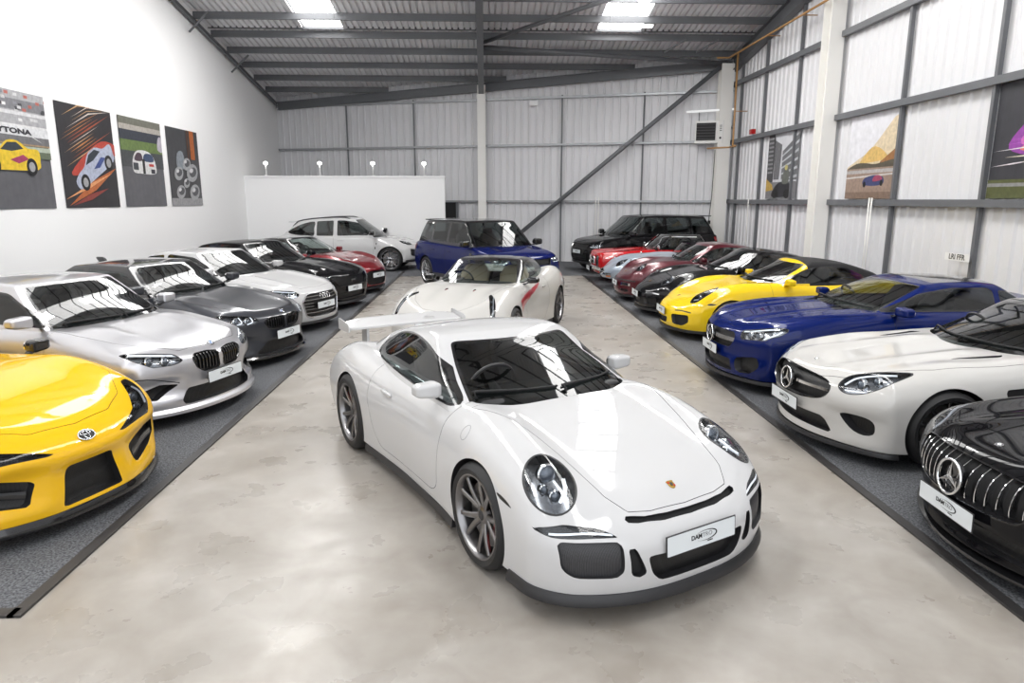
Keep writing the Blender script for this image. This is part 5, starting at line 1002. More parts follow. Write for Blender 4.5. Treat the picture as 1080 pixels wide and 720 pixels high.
    if not e:
        for sg in (1, -1): c.line('window_trim', 'S', [(.47, .93), (.30, 1.08), (.14, 1.235), (-.2, 1.25), (-.84, 1.24)], .035, 'chrome', sg, .002, .006, surf=c.gh, sub=4)
    return c.finish(M['chrome'] if e else M['black'])
# ------------------------------------------------------------------ the place
XL, XR, YB = -8.2, 8.4, -7.0
def wallY(x): return 28.6 - (x + 8.2) * .285     # the far wall runs skew
def roofZ(y): return 6.22 + .167 * (28.4 - y)
def structure(o): o['kind'] = 'structure'; return o
def corr(name, n, f, mat):
    """trapezoid-ribbed sheet: f(t, depth) -> two points (low, high edge)"""
    V = []; F = []
    for i in range(n):
        for q, d in ((0, 0), (.62, 0), (.74, 1), (.88, 1)):
            a, b = f((i + q) / n, d); V += [a, b]
    for i in range(len(V) // 2 - 1): F.append((2 * i, 2 * i + 2, 2 * i + 3, 2 * i + 1))
    return structure(mk(name, V, F, mat, None, False))
def concrete():
    m, t, o = nt('polished_concrete'); p = t.nodes.new('ShaderNodeBsdfPrincipled'); tc = t.nodes.new('ShaderNodeTexCoord')
    def noise(s, d, r=.55, dist=0.):
        n = t.nodes.new('ShaderNodeTexNoise'); n.inputs['Scale'].default_value = s; n.inputs['Detail'].default_value = d; n.inputs['Roughness'].default_value = r; n.inputs['Distortion'].default_value = dist
        t.links.new(tc.outputs['Object'], n.inputs['Vector']); return n
    def ramp(a, b, p0, p1):
        r = t.nodes.new('ShaderNodeValToRGB'); r.color_ramp.elements[0].color = a + (1,); r.color_ramp.elements[1].color = b + (1,); r.color_ramp.elements[0].position = p0; r.color_ramp.elements[1].position = p1; return r
    def mix(a, b, f, ty='MIX'):
        x = t.nodes.new('ShaderNodeMix'); x.data_type = 'RGBA'; x.blend_type = ty
        t.links.new(a, x.inputs[6]); t.links.new(b, x.inputs[7])
        if isinstance(f, float): x.inputs[0].default_value = f
        else: t.links.new(f, x.inputs[0])
        return x.outputs[2]
    r1 = ramp((.335, .305, .27), (.42, .40, .375), .30, .70); t.links.new(noise(.7, 4, .55, .5).outputs['Fac'], r1.inputs[0])
    r2 = ramp((.70, .68, .655), (1, 1, 1), .25, .7); t.links.new(noise(2.2, 3.5, .5, .8).outputs['Fac'], r2.inputs[0])
    r3 = ramp((.72, .68, .63), (1, 1, 1), .18, .78); t.links.new(noise(14, 2, .5).outputs['Fac'], r3.inputs[0])
    c = mix(r1.outputs[0], r2.outputs[0], 1., 'MULTIPLY'); c = mix(c, r3.outputs[0], .25, 'MULTIPLY')
    t.links.new(c, p.inputs['Base Color'])
    rr = t.nodes.new('ShaderNodeMapRange'); t.links.new(noise(2.5, 6).outputs['Fac'], rr.inputs[0]); rr.inputs[1].default_value = .3; rr.inputs[2].default_value = .7; rr.inputs[3].default_value = .22; rr.inputs[4].default_value = .42
    t.links.new(rr.outputs[0], p.inputs['Roughness']); p.inputs['Specular IOR Level'].default_value = .5
    b = t.nodes.new('ShaderNodeBump'); b.inputs['Strength'].default_value = .06; b.inputs['Distance'].default_value = .01; t.links.new(noise(3, 2).outputs['Fac'], b.inputs['Height']); t.links.new(b.outputs[0], p.inputs['Normal'])
    t.links.new(p.outputs[0], o.inputs[0]); return m
def carpetm():
    m, t, o = nt('charcoal_carpet'); p = t.nodes.new('ShaderNodeBsdfPrincipled'); p.inputs['Roughness'].default_value = .95; p.inputs['Specular IOR Level'].default_value = .15
    tc = t.nodes.new('ShaderNodeTexCoord'); n = t.nodes.new('ShaderNodeTexNoise'); n.inputs['Scale'].default_value = 70; n.inputs['Detail'].default_value = 6
    r = t.nodes.new('ShaderNodeValToRGB'); r.color_ramp.elements[0].color = (.055, .057, .063, 1); r.color_ramp.elements[1].color = (.18, .186, .198, 1); r.color_ramp.elements[0].position = .35; r.color_ramp.elements[1].position = .68
    b = t.nodes.new('ShaderNodeBump'); b.inputs['Strength'].default_value = .5; b.inputs['Distance'].default_value = .01
    t.links.new(tc.outputs['Object'], n.inputs['Vector']); t.links.new(n.outputs['Fac'], r.inputs[0]); t.links.new(r.outputs[0], p.inputs['Base Color']); t.links.new(n.outputs['Fac'], b.inputs['Height']); t.links.new(b.outputs[0], p.inputs['Normal'])
    t.links.new(p.outputs[0], o.inputs[0]); return m
def build_room():
    Wm = pbr('white_plaster', (.88, .88, .885), .75); Cl = pbr('white_cladding', (.70, .70, .72), .45, var=(.4, .04)); Rf = pbr('pale_roof_liner', (.80, .80, .82), .5)
    St = pbr('grey_steel', (.13, .135, .145), .45, var=(3, .12)); Gv = pbr('galvanised_rail', (.36, .37, .385), .4, .5); Wp = pbr('white_steel', (.84, .83, .80), .5)
    M.update(steel=St, galv=Gv, wsteel=Wp, wall=Wm)
    MB_ = MB
    m = MB(); m.box(((XL + XR) / 2, 12, -.1), (18.6, 40, .2)); structure(m.out('floor', concrete()))
    # left wall with its sloping top, partition, cladding walls
    def poly_wall(name, P, d, mat):
        m = MB(); P = [Vector(p) for p in P]; m.loft([P, [p + Vector(d) for p in P]]); return structure(m.out(name, mat))
    yl = wallY(XL); poly_wall('wall_left', [(XL, YB, 0), (XL, yl + .3, 0), (XL, yl + .3, roofZ(yl) + .1), (XL, YB, roofZ(YB) + .1)], (-.25, 0, 0), Wm)
    L = math.hypot(XR - XL, wallY(XR) - wallY(XL)); ux, uy = (XR - XL) / L, (wallY(XR) - wallY(XL)) / L
    def far(t, d): x = XL + t * (XR - XL); y = wallY(x); return ((x - d * .035 * -uy * 0, y - d * .035, 0), (x, y - d * .035, roofZ(y) + .12))
    corr('wall_back', 64, far, Cl)
    yr = wallY(XR)
    def rgt(t, d): y = YB + t * (yr - YB); return ((XR - d * .035, y, 0), (XR - d * .035, y, roofZ(y) + .12))
    corr('wall_right', 108, rgt, Cl)
    # roof: liner sheets between two rows of skylights
    ys = 22.1; y0 = YB
    SK = [(-5.35, -4.2), (3.45, 4.75)]
    def roofsheet(name, xa, xb, ya, yb, n):
        def f(t, d):
            x = xa + t * (xb - xa); yy = min(yb, wallY(x) + .1); return ((x, yy, roofZ(yy) + .055 * d), (x, ya, roofZ(ya) + .055 * d))
        return corr(name, n, f, Rf)
    roofsheet('ceiling', XL, XR, ys, 60, 90)
    roofsheet('ceiling_left', XL, SK[0][0], y0, ys, 16); roofsheet('ceiling_middle', SK[0][1], SK[1][0], y0, ys, 42); roofsheet('ceiling_right', SK[1][1], XR, y0, ys, 20)
    Em = emis('skylight_daylight', (1, .99, .975), SKY)
    for k, (a, b) in enumerate(SK):
        m = MB(); n = 24; ya = [y0 + (ys - y0) * q / n for q in range(n + 1)]
        m.add([(x, y, roofZ(y) + .05) for y in ya for x in (a, b)], [(2 * q, 2 * q + 2, 2 * q + 3, 2 * q + 1) for q in range(n)])
        m.add([(x, y, roofZ(y) + .09) for y in ya for x in (a, b)], [(2 * q, 2 * q + 1, 2 * q + 3, 2 * q + 2) for q in range(n)], 1)
        tag(m.out('skylight', [Em, Rf]), ['long translucent roof light over the left row of cars', 'long translucent roof light over the right row of cars'][k], 'skylight', 'skylights')
    # purlins: steel Z-sections across the roof
    y = 27.28; k = 0
    while y > YB:
        x1 = min(XR, XL + (28.6 - y) / .285) if y > wallY(XR) else XR; z = roofZ(y)
        m = MB(); prof = [(0, 0), (.07, 0), (.07, -.012), (.012, -.012), (.012, -.2), (-.06, -.2), (-.06, -.188), (0, -.188)]
        m.loft([[(x, y + a, z + b) for a, b in prof] for x in (XL, x1)]); o = m.out('trim_%d' % (k + 1), St); structure(o); y -= 1.25; k += 1
    m = MB(); m.box(((XL + XR) / 2, ys, roofZ(ys) + .05), (XR - XL, .06, .14)); structure(m.out('ceiling_joint', St))
    # rafters along the slope and the eaves beam on the far wall
    def beam(name, a, b, w, h, mat=St, tf=.018):
        a, b = Vector(a), Vector(b); d = (b - a).normalized(); s = d.cross(Vector((0, 0, 1))).normalized(); u = s.cross(d)
        P = [(-w/2, -h/2), (w/2, -h/2), (w/2, -h/2+tf), (tf/2, -h/2+tf), (tf/2, h/2-tf), (w/2, h/2-tf), (w/2, h/2), (-w/2, h/2), (-w/2, h/2-tf), (-tf/2, h/2-tf), (-tf/2, -h/2+tf), (-w/2, -h/2+tf)]
        m = MB(); m.loft([[p + s * i + u * j for i, j in P] for p in (a, b)]); return structure(m.out(name, mat))
    def rb(y, off=-.42): return roofZ(y) + off
    yc = wallY(-.12) - .2
    beam('beam_middle', (-.12, yc, rb(yc)), (-.12, YB, rb(YB)), .2, .42); yq = wallY(XR) - .25
    beam('beam_right', (XR - .16, yq, rb(yq)), (XR - .16, YB, rb(YB)), .22, .42)
    beam('beam_left', (XL + .1, yl - .3, rb(yl, -.3)), (XL + .1, YB, rb(YB, -.3)), .07, .12)
    a = (XL + .1, wallY(XL) - .18, rb(wallY(XL), -.34)); b = (XR - .2, wallY(XR) - .2, rb(wallY(XR), -.34)); beam('beam_back', a, b, .16, .3)
    # roof bracing rods
    def rod(a, b, r=.05, nm='brace_ceiling'): m = MB(); m.tube([a, b], r, 10); return structure(m.out(nm, St, None, True))
    rod((-.1, 22.6, roofZ(22.6) - .3), (XR - .3, wallY(XR) - .35, roofZ(wallY(XR)) - .35), .07); rod((-.1, 22.3, roofZ(22.3) - .3), (4.6, 18.2, roofZ(18.2) - .3), .06)
    for x, y in ((XL + .05, 20.5), (XL + .05, 23.6), (XL + .05, 17.4)): rod((x + .02, y, roofZ(y) - .75), (x + .6, y, roofZ(y) - .22), .03)
    for x, y in ((6.6, 22.5), (5.6, 22.5)): rod((x, y, roofZ(y) - .45), (x + .5, y - .6, roofZ(y) - .2), .03)
    # columns on far wall and along the right wall
    def column(name, x, y, z0, z1, w, d, mat): m = MB(); P = [(-w/2, -d/2), (w/2, -d/2), (w/2, -d/2+.02), (.015, -d/2+.02), (.015, d/2-.02), (w/2, d/2-.02), (w/2, d/2), (-w/2, d/2), (-w/2, d/2-.02), (-.015, d/2-.02), (-.015, -d/2+.02), (-w/2, -d/2+.02)]; m.loft([[(x + i, y + j, z) for i, j in P] for z in (z0, z1)]); return structure(m.out(name, mat))
    yc = wallY(-.12) - .22; column('column_middle', -.12, yc, 0, roofZ(yc) - .3, .3, .26, Wp)
    column('column_corner', XR - .42, wallY(XR) - .3, 0, roofZ(wallY(XR)) - .35, .42, .34, Wp)
    column('column_right', XR - .26, 16.75, 0, roofZ(16.75) - .3, .34, .42, Wp); column('column_front', XR - .26, 8.9, 0, roofZ(8.9) - .3, .34, .42, Wp)
    # girts and mullion posts
    def girt_far(z, xa, xb, k):
        m = MB(); m.bar((xa, wallY(xa) - .09, z), (xb, wallY(xb) - .09, z), .12, .07); structure(m.out('rail_back_%d' % k, Gv))
    for k, (z, xa, xb) in enumerate(((2.2, -1.5, XR), (4.2, XL, XR), (5.82, XL, XR))): girt_far(z, xa, xb, k + 1)
    for k, x in enumerate((-5.32, -2.67, 2.76, 5.53)): m = MB(); m.box((x, wallY(x) - .06, 2.95), (.05, .06, 5.9)); structure(m.out('post_back_%d' % (k + 1), St))
    for k, z in enumerate((2.2, 4.15, 6.0, 7.9)):
        ye = yr if z < 7 else 28.4 - (z - 6.22) / .167; m = MB(); m.bar((XR - .1, YB, z), (XR - .1, min(yr, ye), z), .12, .13); structure(m.out('rail_right_%d' % (k + 1), St))
    yy = (22.95, 21.0, 18.75, 13.95, 11.4, 6.6)
    for k, y in enumerate(yy): m = MB(); m.box((XR - .08, y, roofZ(y) / 2 - .1), (.08, .07, roofZ(y) - .2)); structure(m.out('post_right_%d' % (k + 1), St))
    # diagonal tube brace across the far wall
    m = MB(); a = (7.97, wallY(7.97) - .45, 6.7); x = .05; m.tube([a, (x, wallY(x) - .45, 0.02)], .075, 12); structure(m.out('brace_back', St, None, True))
    # partition with coping
    m = MB(); m.box(((XL - 1.4) / 2, 24.3, 1.5), (-1.4 - XL, .2, 3.0)); m.box(((XL - 1.4) / 2, 24.3, 3.03), (-1.36 - XL, .26, .06)); structure(m.out('wall_partition', Wm))
    # carpets with edging strips
    Cm = carpetm(); Ed = pbr('carpet_edging', (.035, .033, .033), .5)
    def carpet(name, x0, x1, y0, y1, label, sides):
        m = MB(); m.box(((x0 + x1) / 2, (y0 + y1) / 2, .006), (x1 - x0, y1 - y0, .012)); o = m.out(name, Cm); tag(o, label, 'carpet')
        for s in sides:
            m = MB()
            if s == 'r': m.box((x1, (y0 + y1) / 2, .008), (.075, y1 - y0 + .075, .016))
            if s == 'l': m.box((x0, (y0 + y1) / 2, .008), (.075, y1 - y0 + .075, .016))
            if s == 'f': m.box(((x0 + x1) / 2, y0, .008), (x1 - x0, .075, .016))
            m.out('carpet_edging', Ed, o)
    carpet('carpet', XL + .02, -2.62, 3.52, 24.15, 'charcoal carpet strip under the left row of cars', 'rf'); carpet('carpet', 2.96, XR - .05, -1.0, 20.6, 'charcoal carpet strip under the right row of cars', 'l')
    m = MB(); x0, x1 = -2.58, XR - .05; y1 = 20.64
    V = [(x0, y1, 0), (x1, y1, 0), (x1, wallY(x1) - .06, 0), (x0, wallY(x0) - .06, 0)]; m.loft([[(a, b, z) for a, b, _ in V] for z in (0, .012)]); tag(m.out('carpet', Cm), 'charcoal carpet running across the far end of the hall', 'carpet')
def build_world():
    w = bpy.data.worlds.new('World'); SC.world = w; w.use_nodes = True; b = w.node_tree.nodes['Background']; b.inputs[0].default_value = (.93, .96, 1, 1); b.inputs[1].default_value = WORLD
    cd = bpy.data.cameras.new('Camera'); cam = bpy.data.objects.new('Camera', cd); COL.objects.link(cam); cd.sensor_width = 36; cd.lens = 24; cd.clip_start = .05
    f = 720.; vx, vy = (511.9 - 540) / f, (210.5 - 360) / f
    ey = Vector((vx, -vy, 1)).normalized(); u = Vector((0, ey.z, -ey.y)).normalized(); ex = ey.cross(u)
    if ex.x < 0: ex = -ex
    R = Matrix(((ex.x, ey.x, u.x), (ex.y, ey.y, u.y), (ex.z, ey.z, u.z)))   # rows: right, up, forward in world axes
    cam.matrix_world = Matrix.Translation((0, 0, 2.261)) @ Matrix((R[0], R[1], -R[2])).transposed().to_4x4(); SC.camera = cam
    vs = SC.view_settings; SC.display_settings.display_device = 'sRGB'; vs.view_transform = 'Standard'; vs.look = 'None'; vs.gamma = 1; vs.use_curve_mapping = False; vs.exposure = EXPO
    cy = SC.cycles; cy.use_denoising = True; cy.use_adaptive_sampling = False; cy.use_light_tree = True; cy.max_bounces = 9; cy.diffuse_bounces = 4; cy.glossy_bounces = 5; cy.transparent_max_bounces = 14; cy.transmission_bounces = 6; cy.sample_clamp_indirect = 4; cy.caustics_reflective = False; cy.caustics_refractive = False
# ------------------------------------------------------------------ things on the walls
def poster(label, side, y0, y1, z0, z1, shapes, texts=(), group=None):
    """printed hanging; u runs left to right as seen from the hall, v upward"""
    o = bpy.data.objects.new('hanging_poster', None); COL.objects.link(o); X = XL + .003 if side == 'l' else XR - .045
    o.location = (X, (y0 + y1) / 2, z0); tag(o, label, 'poster'); w, h = y1 - y0, z1 - z0; sg = 1 if side == 'l' else -1
    P = lambda u, v, d: (sg * d, (u - .5) * w * sg, v * h)
    m = MB(); n = 12
    for i in range(n):
        a, b = i / n, (i + 1) / n; f = lambda u: .006 * math.sin(u * 9) + .008
        m.add([P(a, 0, f(a)), P(b, 0, f(b)), P(b, 1, .006), P(a, 1, .006)], [(0, 1, 2, 3)])
    mats_ = []; cols = []
    def mi(c):
        if c not in cols: cols.append(c); mats_.append(pbr('print_ink', tuple(q * .9 for q in c), .55, var=(14, .4)))
        return cols.index(c)
    m.out('poster_sheet', pbr('poster_sheet', shapes[0], .5, var=(6, .25)), o)
    m = MB()
    for k, (poly, c) in enumerate(shapes[1:]):
        Q = []
        for u, v in poly: Q.append(P(min(1, max(0, u)), min(1, max(0, v)), .0165 + .00025 * k))
        m.add(Q, [tuple(range(len(Q)))], mi(c))
    m.out('poster_print', mats_, o)
    for t, u, v, s, c in texts: text(t, 'lettering', s, pbr('print_ink', c, .5), o, P(u, v, .0165 + .00025 * (len(shapes) + 2)), (PI / 2, 0, sg * PI / 2), .0002, bold=.006, sx=2.1)
def art_car(cx, cy, L, body, dark, rot=0., glass=(.03, .04, .05), rim=(.35, .35, .36)):
    c, s = math.cos(rot), math.sin(rot); T = lambda P: [(cx + L * (x * c - y * s), cy + L * (x * s + y * c)) for x, y in P]
    C = lambda x, y, r: T([(x + r * math.cos(a), y + r * math.sin(a)) for a in np.linspace(0, 2 * PI, 18, endpoint=False)])
    return [(T(smooth_poly([(-.5, -.10), (-.52, .0), (-.40, .06), (-.24, .09), (-.08, .2), (.12, .21), (.3, .13), (.5, .12), (.52, -.02), (.46, -.12), (0, -.14), (-.4, -.14)], 3)), body),
            (T([(-.20, .09), (-.07, .18), (.10, .19), (.22, .12), (0, .08)]), glass), (T([(-.05, -.02), (.2, .05), (.3, .0), (.1, -.06)]), dark),
            (C(-.33, -.09, .105), (.01, .01, .012)), (C(.34, -.09, .105), (.01, .01, .012)), (C(-.33, -.09, .06), rim), (C(.34, -.09, .06), rim)]
def streak(x0, y0, x1, y1, w, c):
    d = math.hypot(x1 - x0, y1 - y0); nx, ny = -(y1 - y0) / d * w, (x1 - x0) / d * w
    return ([(x0, y0), ((x0 + x1) / 2 + nx, (y0 + y1) / 2 + ny), (x1, y1), ((x0 + x1) / 2 - nx, (y0 + y1) / 2 - ny)], c)
R = lambda a, b, c, d, col: ([(a, b), (c, b), (c, d), (a, d)], col)
def build_fixtures():
    rnd = random.Random(7); asphalt = (.10, .10, .11)
    # left wall: four prints
    S = [asphalt, R(0, .56, 1, 1, (.42, .42, .44)), R(0, .70, 1, .72, (.75, .75, .76)), R(0, .80, 1, .83, (.7, .7, .72)), R(0, .84, 1, .93, (.22, .22, .24))]
    for i in range(34): u = rnd.random(); v = .73 + rnd.random() * .25; S.append(R(u, v, u + .05, v + .025, rnd.choice([(.06, .06, .07), (.65, .65, .66), (.5, .15, .12), (.25, .25, .28), (.8, .8, .8)])))
    S += [R(0, .625, 1, .70, (.72, .73, .75)), R(0, .56, 1, .625, (.16, .16, .17)), streak(.55, .7, .9, .58, .006, (.7, .7, .7)), R(0, .545, 1, .56, (.35, .25, .15)), R(0, .50, 1, .54, (.42, .48, .40)), R(0, .44, 1, .50, (.12, .15, .10))] + art_car(.46, .43, .72, (.75, .52, .03), (.35, .04, .12))
    poster('poster of a yellow racing car, nearest of four on the left wall', 'l', 11.62, 13.62, 2.1, 4.12, S, [('DAYTONA', .44, .66, .12, (.03, .03, .04))])
    S = [(.025, .024, .028)] + [streak(.05, .02, 1, .42, .05, (.45, .13, .04)), streak(.0, .08, .9, .36, .02, (.75, .35, .15)), streak(.1, .02, .8, .2, .03, (.25, .05, .04))] + [(smooth_poly([(.15, .34), (.45, .55), (.75, .68), (1, .66), (1, .55), (.6, .50), (.3, .33)], 3), (.45, .06, .04))] + art_car(.58, .42, .78, (.42, .46, .58), (.05, .08, .25), .42)
    for i in range(17):
        a = .36 + .034 * i; u0 = rnd.random() * .25; u1 = .62 + rnd.random() * .38; S.append(streak(u0, a + u0 * .42, u1, a + u1 * .42, .003 + .006 * rnd.random(), rnd.choice([(.75, .68, .62), (.6, .26, .09), (.6, .38, .2), (.4, .1, .05)])))
    poster('poster of a silver and red racing car under orange light streaks', 'l', 13.94, 15.95, 2.1, 4.12, S)
    S = [asphalt, R(0, .9, 1, 1, (.16, .16, .13)), R(0, .86, 1, .92, (.42, .39, .35)), R(0, .74, 1, .86, (.04, .045, .06)), R(0, .63, 1, .75, (.13, .19, .06)), (smooth_poly([(.88, .68), (.9, .8), (.96, .84), (1, .8), (1, .66)], 3), (.45, .42, .48)), R(0, .45, 1, .63, (.06, .065, .07)),
         (smooth_poly([(.24, .40), (.24, .54), (.36, .64), (.62, .64), (.76, .56), (.80, .42), (.70, .38), (.4, .38)], 4), (.70, .70, .70)), (smooth_poly([(.5, .53), (.53, .61), (.70, .61), (.74, .53)], 3), (.05, .08, .16)), (smooth_poly([(.28, .53), (.34, .61), (.45, .61), (.46, .53)], 3), (.08, .05, .07)), R(.46, .38, .52, .55, (.02, .02, .02)), R(.66, .39, .76, .44, (.03, .03, .04)), R(.24, .42, .36, .5, (.05, .06, .07)), R(.62, .47, .74, .50, (.5, .06, .05))]
    poster('poster of a white racing car on a grass edged track', 'l', 16.23, 18.25, 2.1, 4.12, S)
    S = [(.05, .05, .055), R(0, 0, 1, .1, (.32, .32, .33)), R(.72, .62, .86, 1, (.42, .12, .03)), R(.62, .62, .67, 1, (.1, .05, .03)), (smooth_poly([(.25, .5), (.28, .68), (.45, .7), (.5, .5)], 3), (.25, .28, .31))]
    for cx, cy, r in ((.28, .42, .14), (.72, .44, .19), (.3, .18, .14), (.75, .18, .17), (.55, .55, .13), (.5, .3, .1)):
        S += [(ellipse(cx, cy, r, r * .62, .2, 20), (.36, .37, .38)), (ellipse(cx + .02, cy + .01, r * .65, r * .34, .2, 18), (.10, .10, .11)), (ellipse(cx - .03, cy + .03, r * .35, r * .16, .2, 16), (.62, .62, .63))]
    poster('dark poster of a silver machine with one orange bar, farthest on the left wall', 'l', 18.56, 20.52, 2.1, 4.12, S)
    # right wall: three prints
    S = [(.62, .63, .66), (([(0, .25), (0, 1), (.2, 1), (.24, .9), (.22, .25)]), (.07, .07, .075)), ([(.24, .3), (.24, .9), (.46, .82), (.42, .3)], (.17, .17, .18)), ([(.5, .72), (1, .95), (1, .28), (.5, .3)], (.16, .165, .175))]
    for i in range(5): S.append(([(.5, .66 - i * .09), (1, .86 - i * .125), (1, .82 - i * .125), (.5, .635 - i * .09)], (.55, .57, .6)))
    for i in range(9): S.append(R(.02, .4 + i * .065, .19, .43 + i * .065, (.28, .28, .29)))
    S += [R(0, 0, 1, .26, (.22, .22, .23)), ([(0, .12), (0, .32), (.22, .22), (.26, .14)], (.55, .36, .08)), (smooth_poly([(.22, .04), (.3, .18), (.5, .26), (.78, .24), (.84, .08), (.6, .03)], 4), (.025, .025, .03)), (ellipse(.33, .08, .1, .07, 0, 18), (.01, .01, .01)), (ellipse(.72, .08, .1, .07, 0, 18), (.01, .01, .01)), (smooth_poly([(.55, .24), (.58, .4), (.68, .5), (.76, .4), (.74, .24)], 3), (.14, .15, .13)), (ellipse(.66, .47, .05, .04, 0, 14), (.55, .5, .2))]
    poster('poster of a dark motorcycle in a city street, farthest on the right wall', 'r', 18.5, 20.5, 2.28, 4.10, S)
    S = [(.72, .72, .76), (smooth_poly([(0, .38), (.2, .46), (.45, .56), (.62, .68), (1, .93), (1, .36), (0, .36)], 3), (.72, .6, .42)), (smooth_poly([(.3, .46), (.5, .60), (.7, .56), (.8, .45), (.3, .42)], 3), (.72, .48, .16)), ([(.68, .42), (1, .58), (1, .36), (.68, .36)], (.34, .16, .06)), (smooth_poly([(0, .36), (.2, .42), (.4, .42), (.6, .40), (1, .44), (1, .34), (0, .34)], 3), (.10, .085, .06)), R(0, .0, 1, .36, (.32, .23, .18)), R(0, .3, 1, .34, (.45, .43, .42)), ([(0, .24), (1, .27), (1, .29), (0, .26)], (.6, .56, .53)), R(0, .0, 1, .08, (.22, .15, .11)),
         (smooth_poly([(.38, .17), (.40, .24), (.55, .27), (.68, .27), (.78, .24), (.78, .17), (.6, .15)], 4), (.05, .06, .16)), (smooth_poly([(.58, .2), (.6, .26), (.7, .27), (.76, .22)], 3), (.35, .06, .12)), (ellipse(.41, .17, .03, .035, 0, 12), (.01, .01, .01)), (ellipse(.75, .18, .03, .035, 0, 12), (.01, .01, .01))]
    poster('poster of a single seat racing car under a pale yellow sky, right wall', 'r', 13.98, 15.9, 2.28, 4.10, S)
    S = [(.035, .035, .042), R(0, 0, 1, .16, (.09, .10, .035)), R(0, .10, 1, .13, (.25, .25, .25)), (smooth_poly([(.18, .42), (.3, .6), (.5, .72), (.9, .74), (1, .6), (1, .36), (.5, .34)], 4), (.30, .06, .36)), (smooth_poly([(.3, .45), (.5, .62), (.9, .64), (1, .5), (.8, .38)], 4), (.65, .16, .5)), (smooth_poly([(.3, .40), (.45, .46), (.8, .44), (.6, .37)], 4), (.7, .2, .12)), streak(.02, .40, 1, .45, .008, (.85, .8, .82)), streak(.15, .345, 1, .36, .012, (.85, .75, .6)), streak(.0, .27, .5, .31, .006, (.75, .7, .75))]
    for i in range(7): S.append(streak(.15 + .05 * i, .45 + .035 * i, 1, .5 + .04 * i, .006, (.45, .12, .55)))
    S += [(ellipse(.62, .17, .10, .13, 0, 20), (.01, .01, .012)), (ellipse(.62, .17, .055, .075, 0, 18), (.5, .5, .52))]
    poster('dark poster with a purple and pink blur of speed, right wall', 'r', 9.3, 11.33, 2.28, 4.14, S)
    # lamps on posts along the partition
    W = pbr('white_lamp_body', (.8, .8, .8), .35); bulb = emis('lamp_glow', (1, .98, .94), 16)
    for k, x in enumerate((-7.47, -5.65, -3.85, -2.1)):
        m = MB(); m.tube([(0, 0, 0), (0, 0, .40)], .022, 12); m.lathe([(.0005, 0), (.06, 0), (.06, .02), (.022, .03)], 20, 0, 'z'); o = empty('post_lamp', ['white post lamp on the partition top, nearest the left wall', 'white post lamp on the partition, second from the left wall', 'white post lamp on the partition, third from the left wall', 'white post lamp at the free end of the partition top'][k], 'lamp', (x, 24.3, 3.06), 0, 'post lamps on the partition')
        m.out('post', W, o, True); m = MB(); m.lathe([(.0005, .37), (.05, .375), (.07, .41), (.055, .46), (.0005, .475)], 20, 0, 'z'); m.out('lamp_head', bulb, o, True)
    TG = emis('added_fill_glow', (1, .99, .96), FILL_LAMP)
    # linear light fittings under the roof, then the added fill lamps
    for x0, x1, lab in ((3.39, 4.77, 'slim linear light hanging below the right roof light'), (-4.85, -4.0, 'slim linear light hanging below the left roof light')):
        y = 20.5; z = 7.02; o = empty('linear_light', lab, 'light', (x0, y, z), 0, 'linear roof lights'); L = x1 - x0
        m = MB(); m.box((L / 2, 0, .05), (L, .12, .05)); m.out('light_housing', W, o); m = MB(); m.box((L / 2, 0, .012), (L - .06, .09, .025)); m.out('light_tube', emis('tube_glow', (1, .99, .96), 9), o)
        for q in (.15, L - .15): m = MB(); m.tube([(q, 0, .07), (q, 0, roofZ(y) - z - .02)], .006, 6); m.out('hanging_wire', M['steel'], o)
    for yy in (18., 13.4, 8.8, 4.2):  # unseen lamps added to brighten walls and roof along the hall
        for xx, lab in ((-4.75, 'left'), (4.1, 'right')):
            z = roofZ(yy) - .7; o = empty('linear_light', f'unseen linear light added below the {lab} roof light, brightening the walls', 'light', (xx, yy, z), 0, 'linear roof lights')
            m = MB(); m.box((0, 0, .16), (.08, 1.5, .04)); m.out('light_housing', W, o); m = MB(); m.box((0, 0, 0), (.3, 1.5, .06)); m.out('light_tube', TG, o)
            for q in (-.5, .5): m = MB(); m.tube([(0, q, .03), (0, q, roofZ(yy + q) - z - .01)], .006, 6); m.out('hanging_wire', M['steel'], o)
    m = MB(); m.tube([(0, 0, 0), (1.5, -.42, .05)], .035, 10); o = m.out('tube_light', emis('white_tube', (1, 1, 1), .9), None, True); o.location = (6.83, wallY(6.83) - .32, 5.17); tag(o, 'white fluorescent tube on the ribbed wall above the warm air heater', 'light')
    # warm air heater on the far wall
    o = empty('unit_heater', 'white warm air unit heater with dark louvres high beside the corner column', 'heater', (7.5, wallY(7.5) - .62, 4.12), math.atan(-.285)); Hm = pbr('heater_enamel', (.74, .74, .72), .4)
    m = MB(); m.box((0, .24, .36), (.92, .46, .72)); ob = m.out('heater_case', Hm, o); m = MB(); m.box((-.11, -.005, .37), (.62, .02, .56)); m.out('louvre_recess', M['matte'], o)
    for i in range(6): m = MB(); m.box((-.11, -.015, .14 + i * .092), (.60, .03, .012), 0, Matrix.Rotation(.5, 3, 'X')); m.out('louvre', pbr('louvre_grey', (.12, .12, .125), .4), o)
    m = MB(); m.box((.36, -.006, .36), (.14, .012, .58)); q = m.out('control_panel', pbr('panel_white', (.8, .8, .79), .4), o)
    for i in range(4): m = MB(); m.box((.36, -.014, .56 - i * .055), (.08, .006, .022)); m.out('panel_print', M['ink'], q)
    m = MB(); m.lathe([(.0005, -.02), (.035, -.018), (.035, 0)], 20, 0, 'y', (.36, -.012, .16)); m.out('control_dial', M['satin'], q)
    for x in (-.35, .35): m = MB(); m.tube([(x, .2, .72), (x, .2, 1.0), (x, .6, 1.0)], .012, 8); m.out('hanger_rod', M['steel'], o)
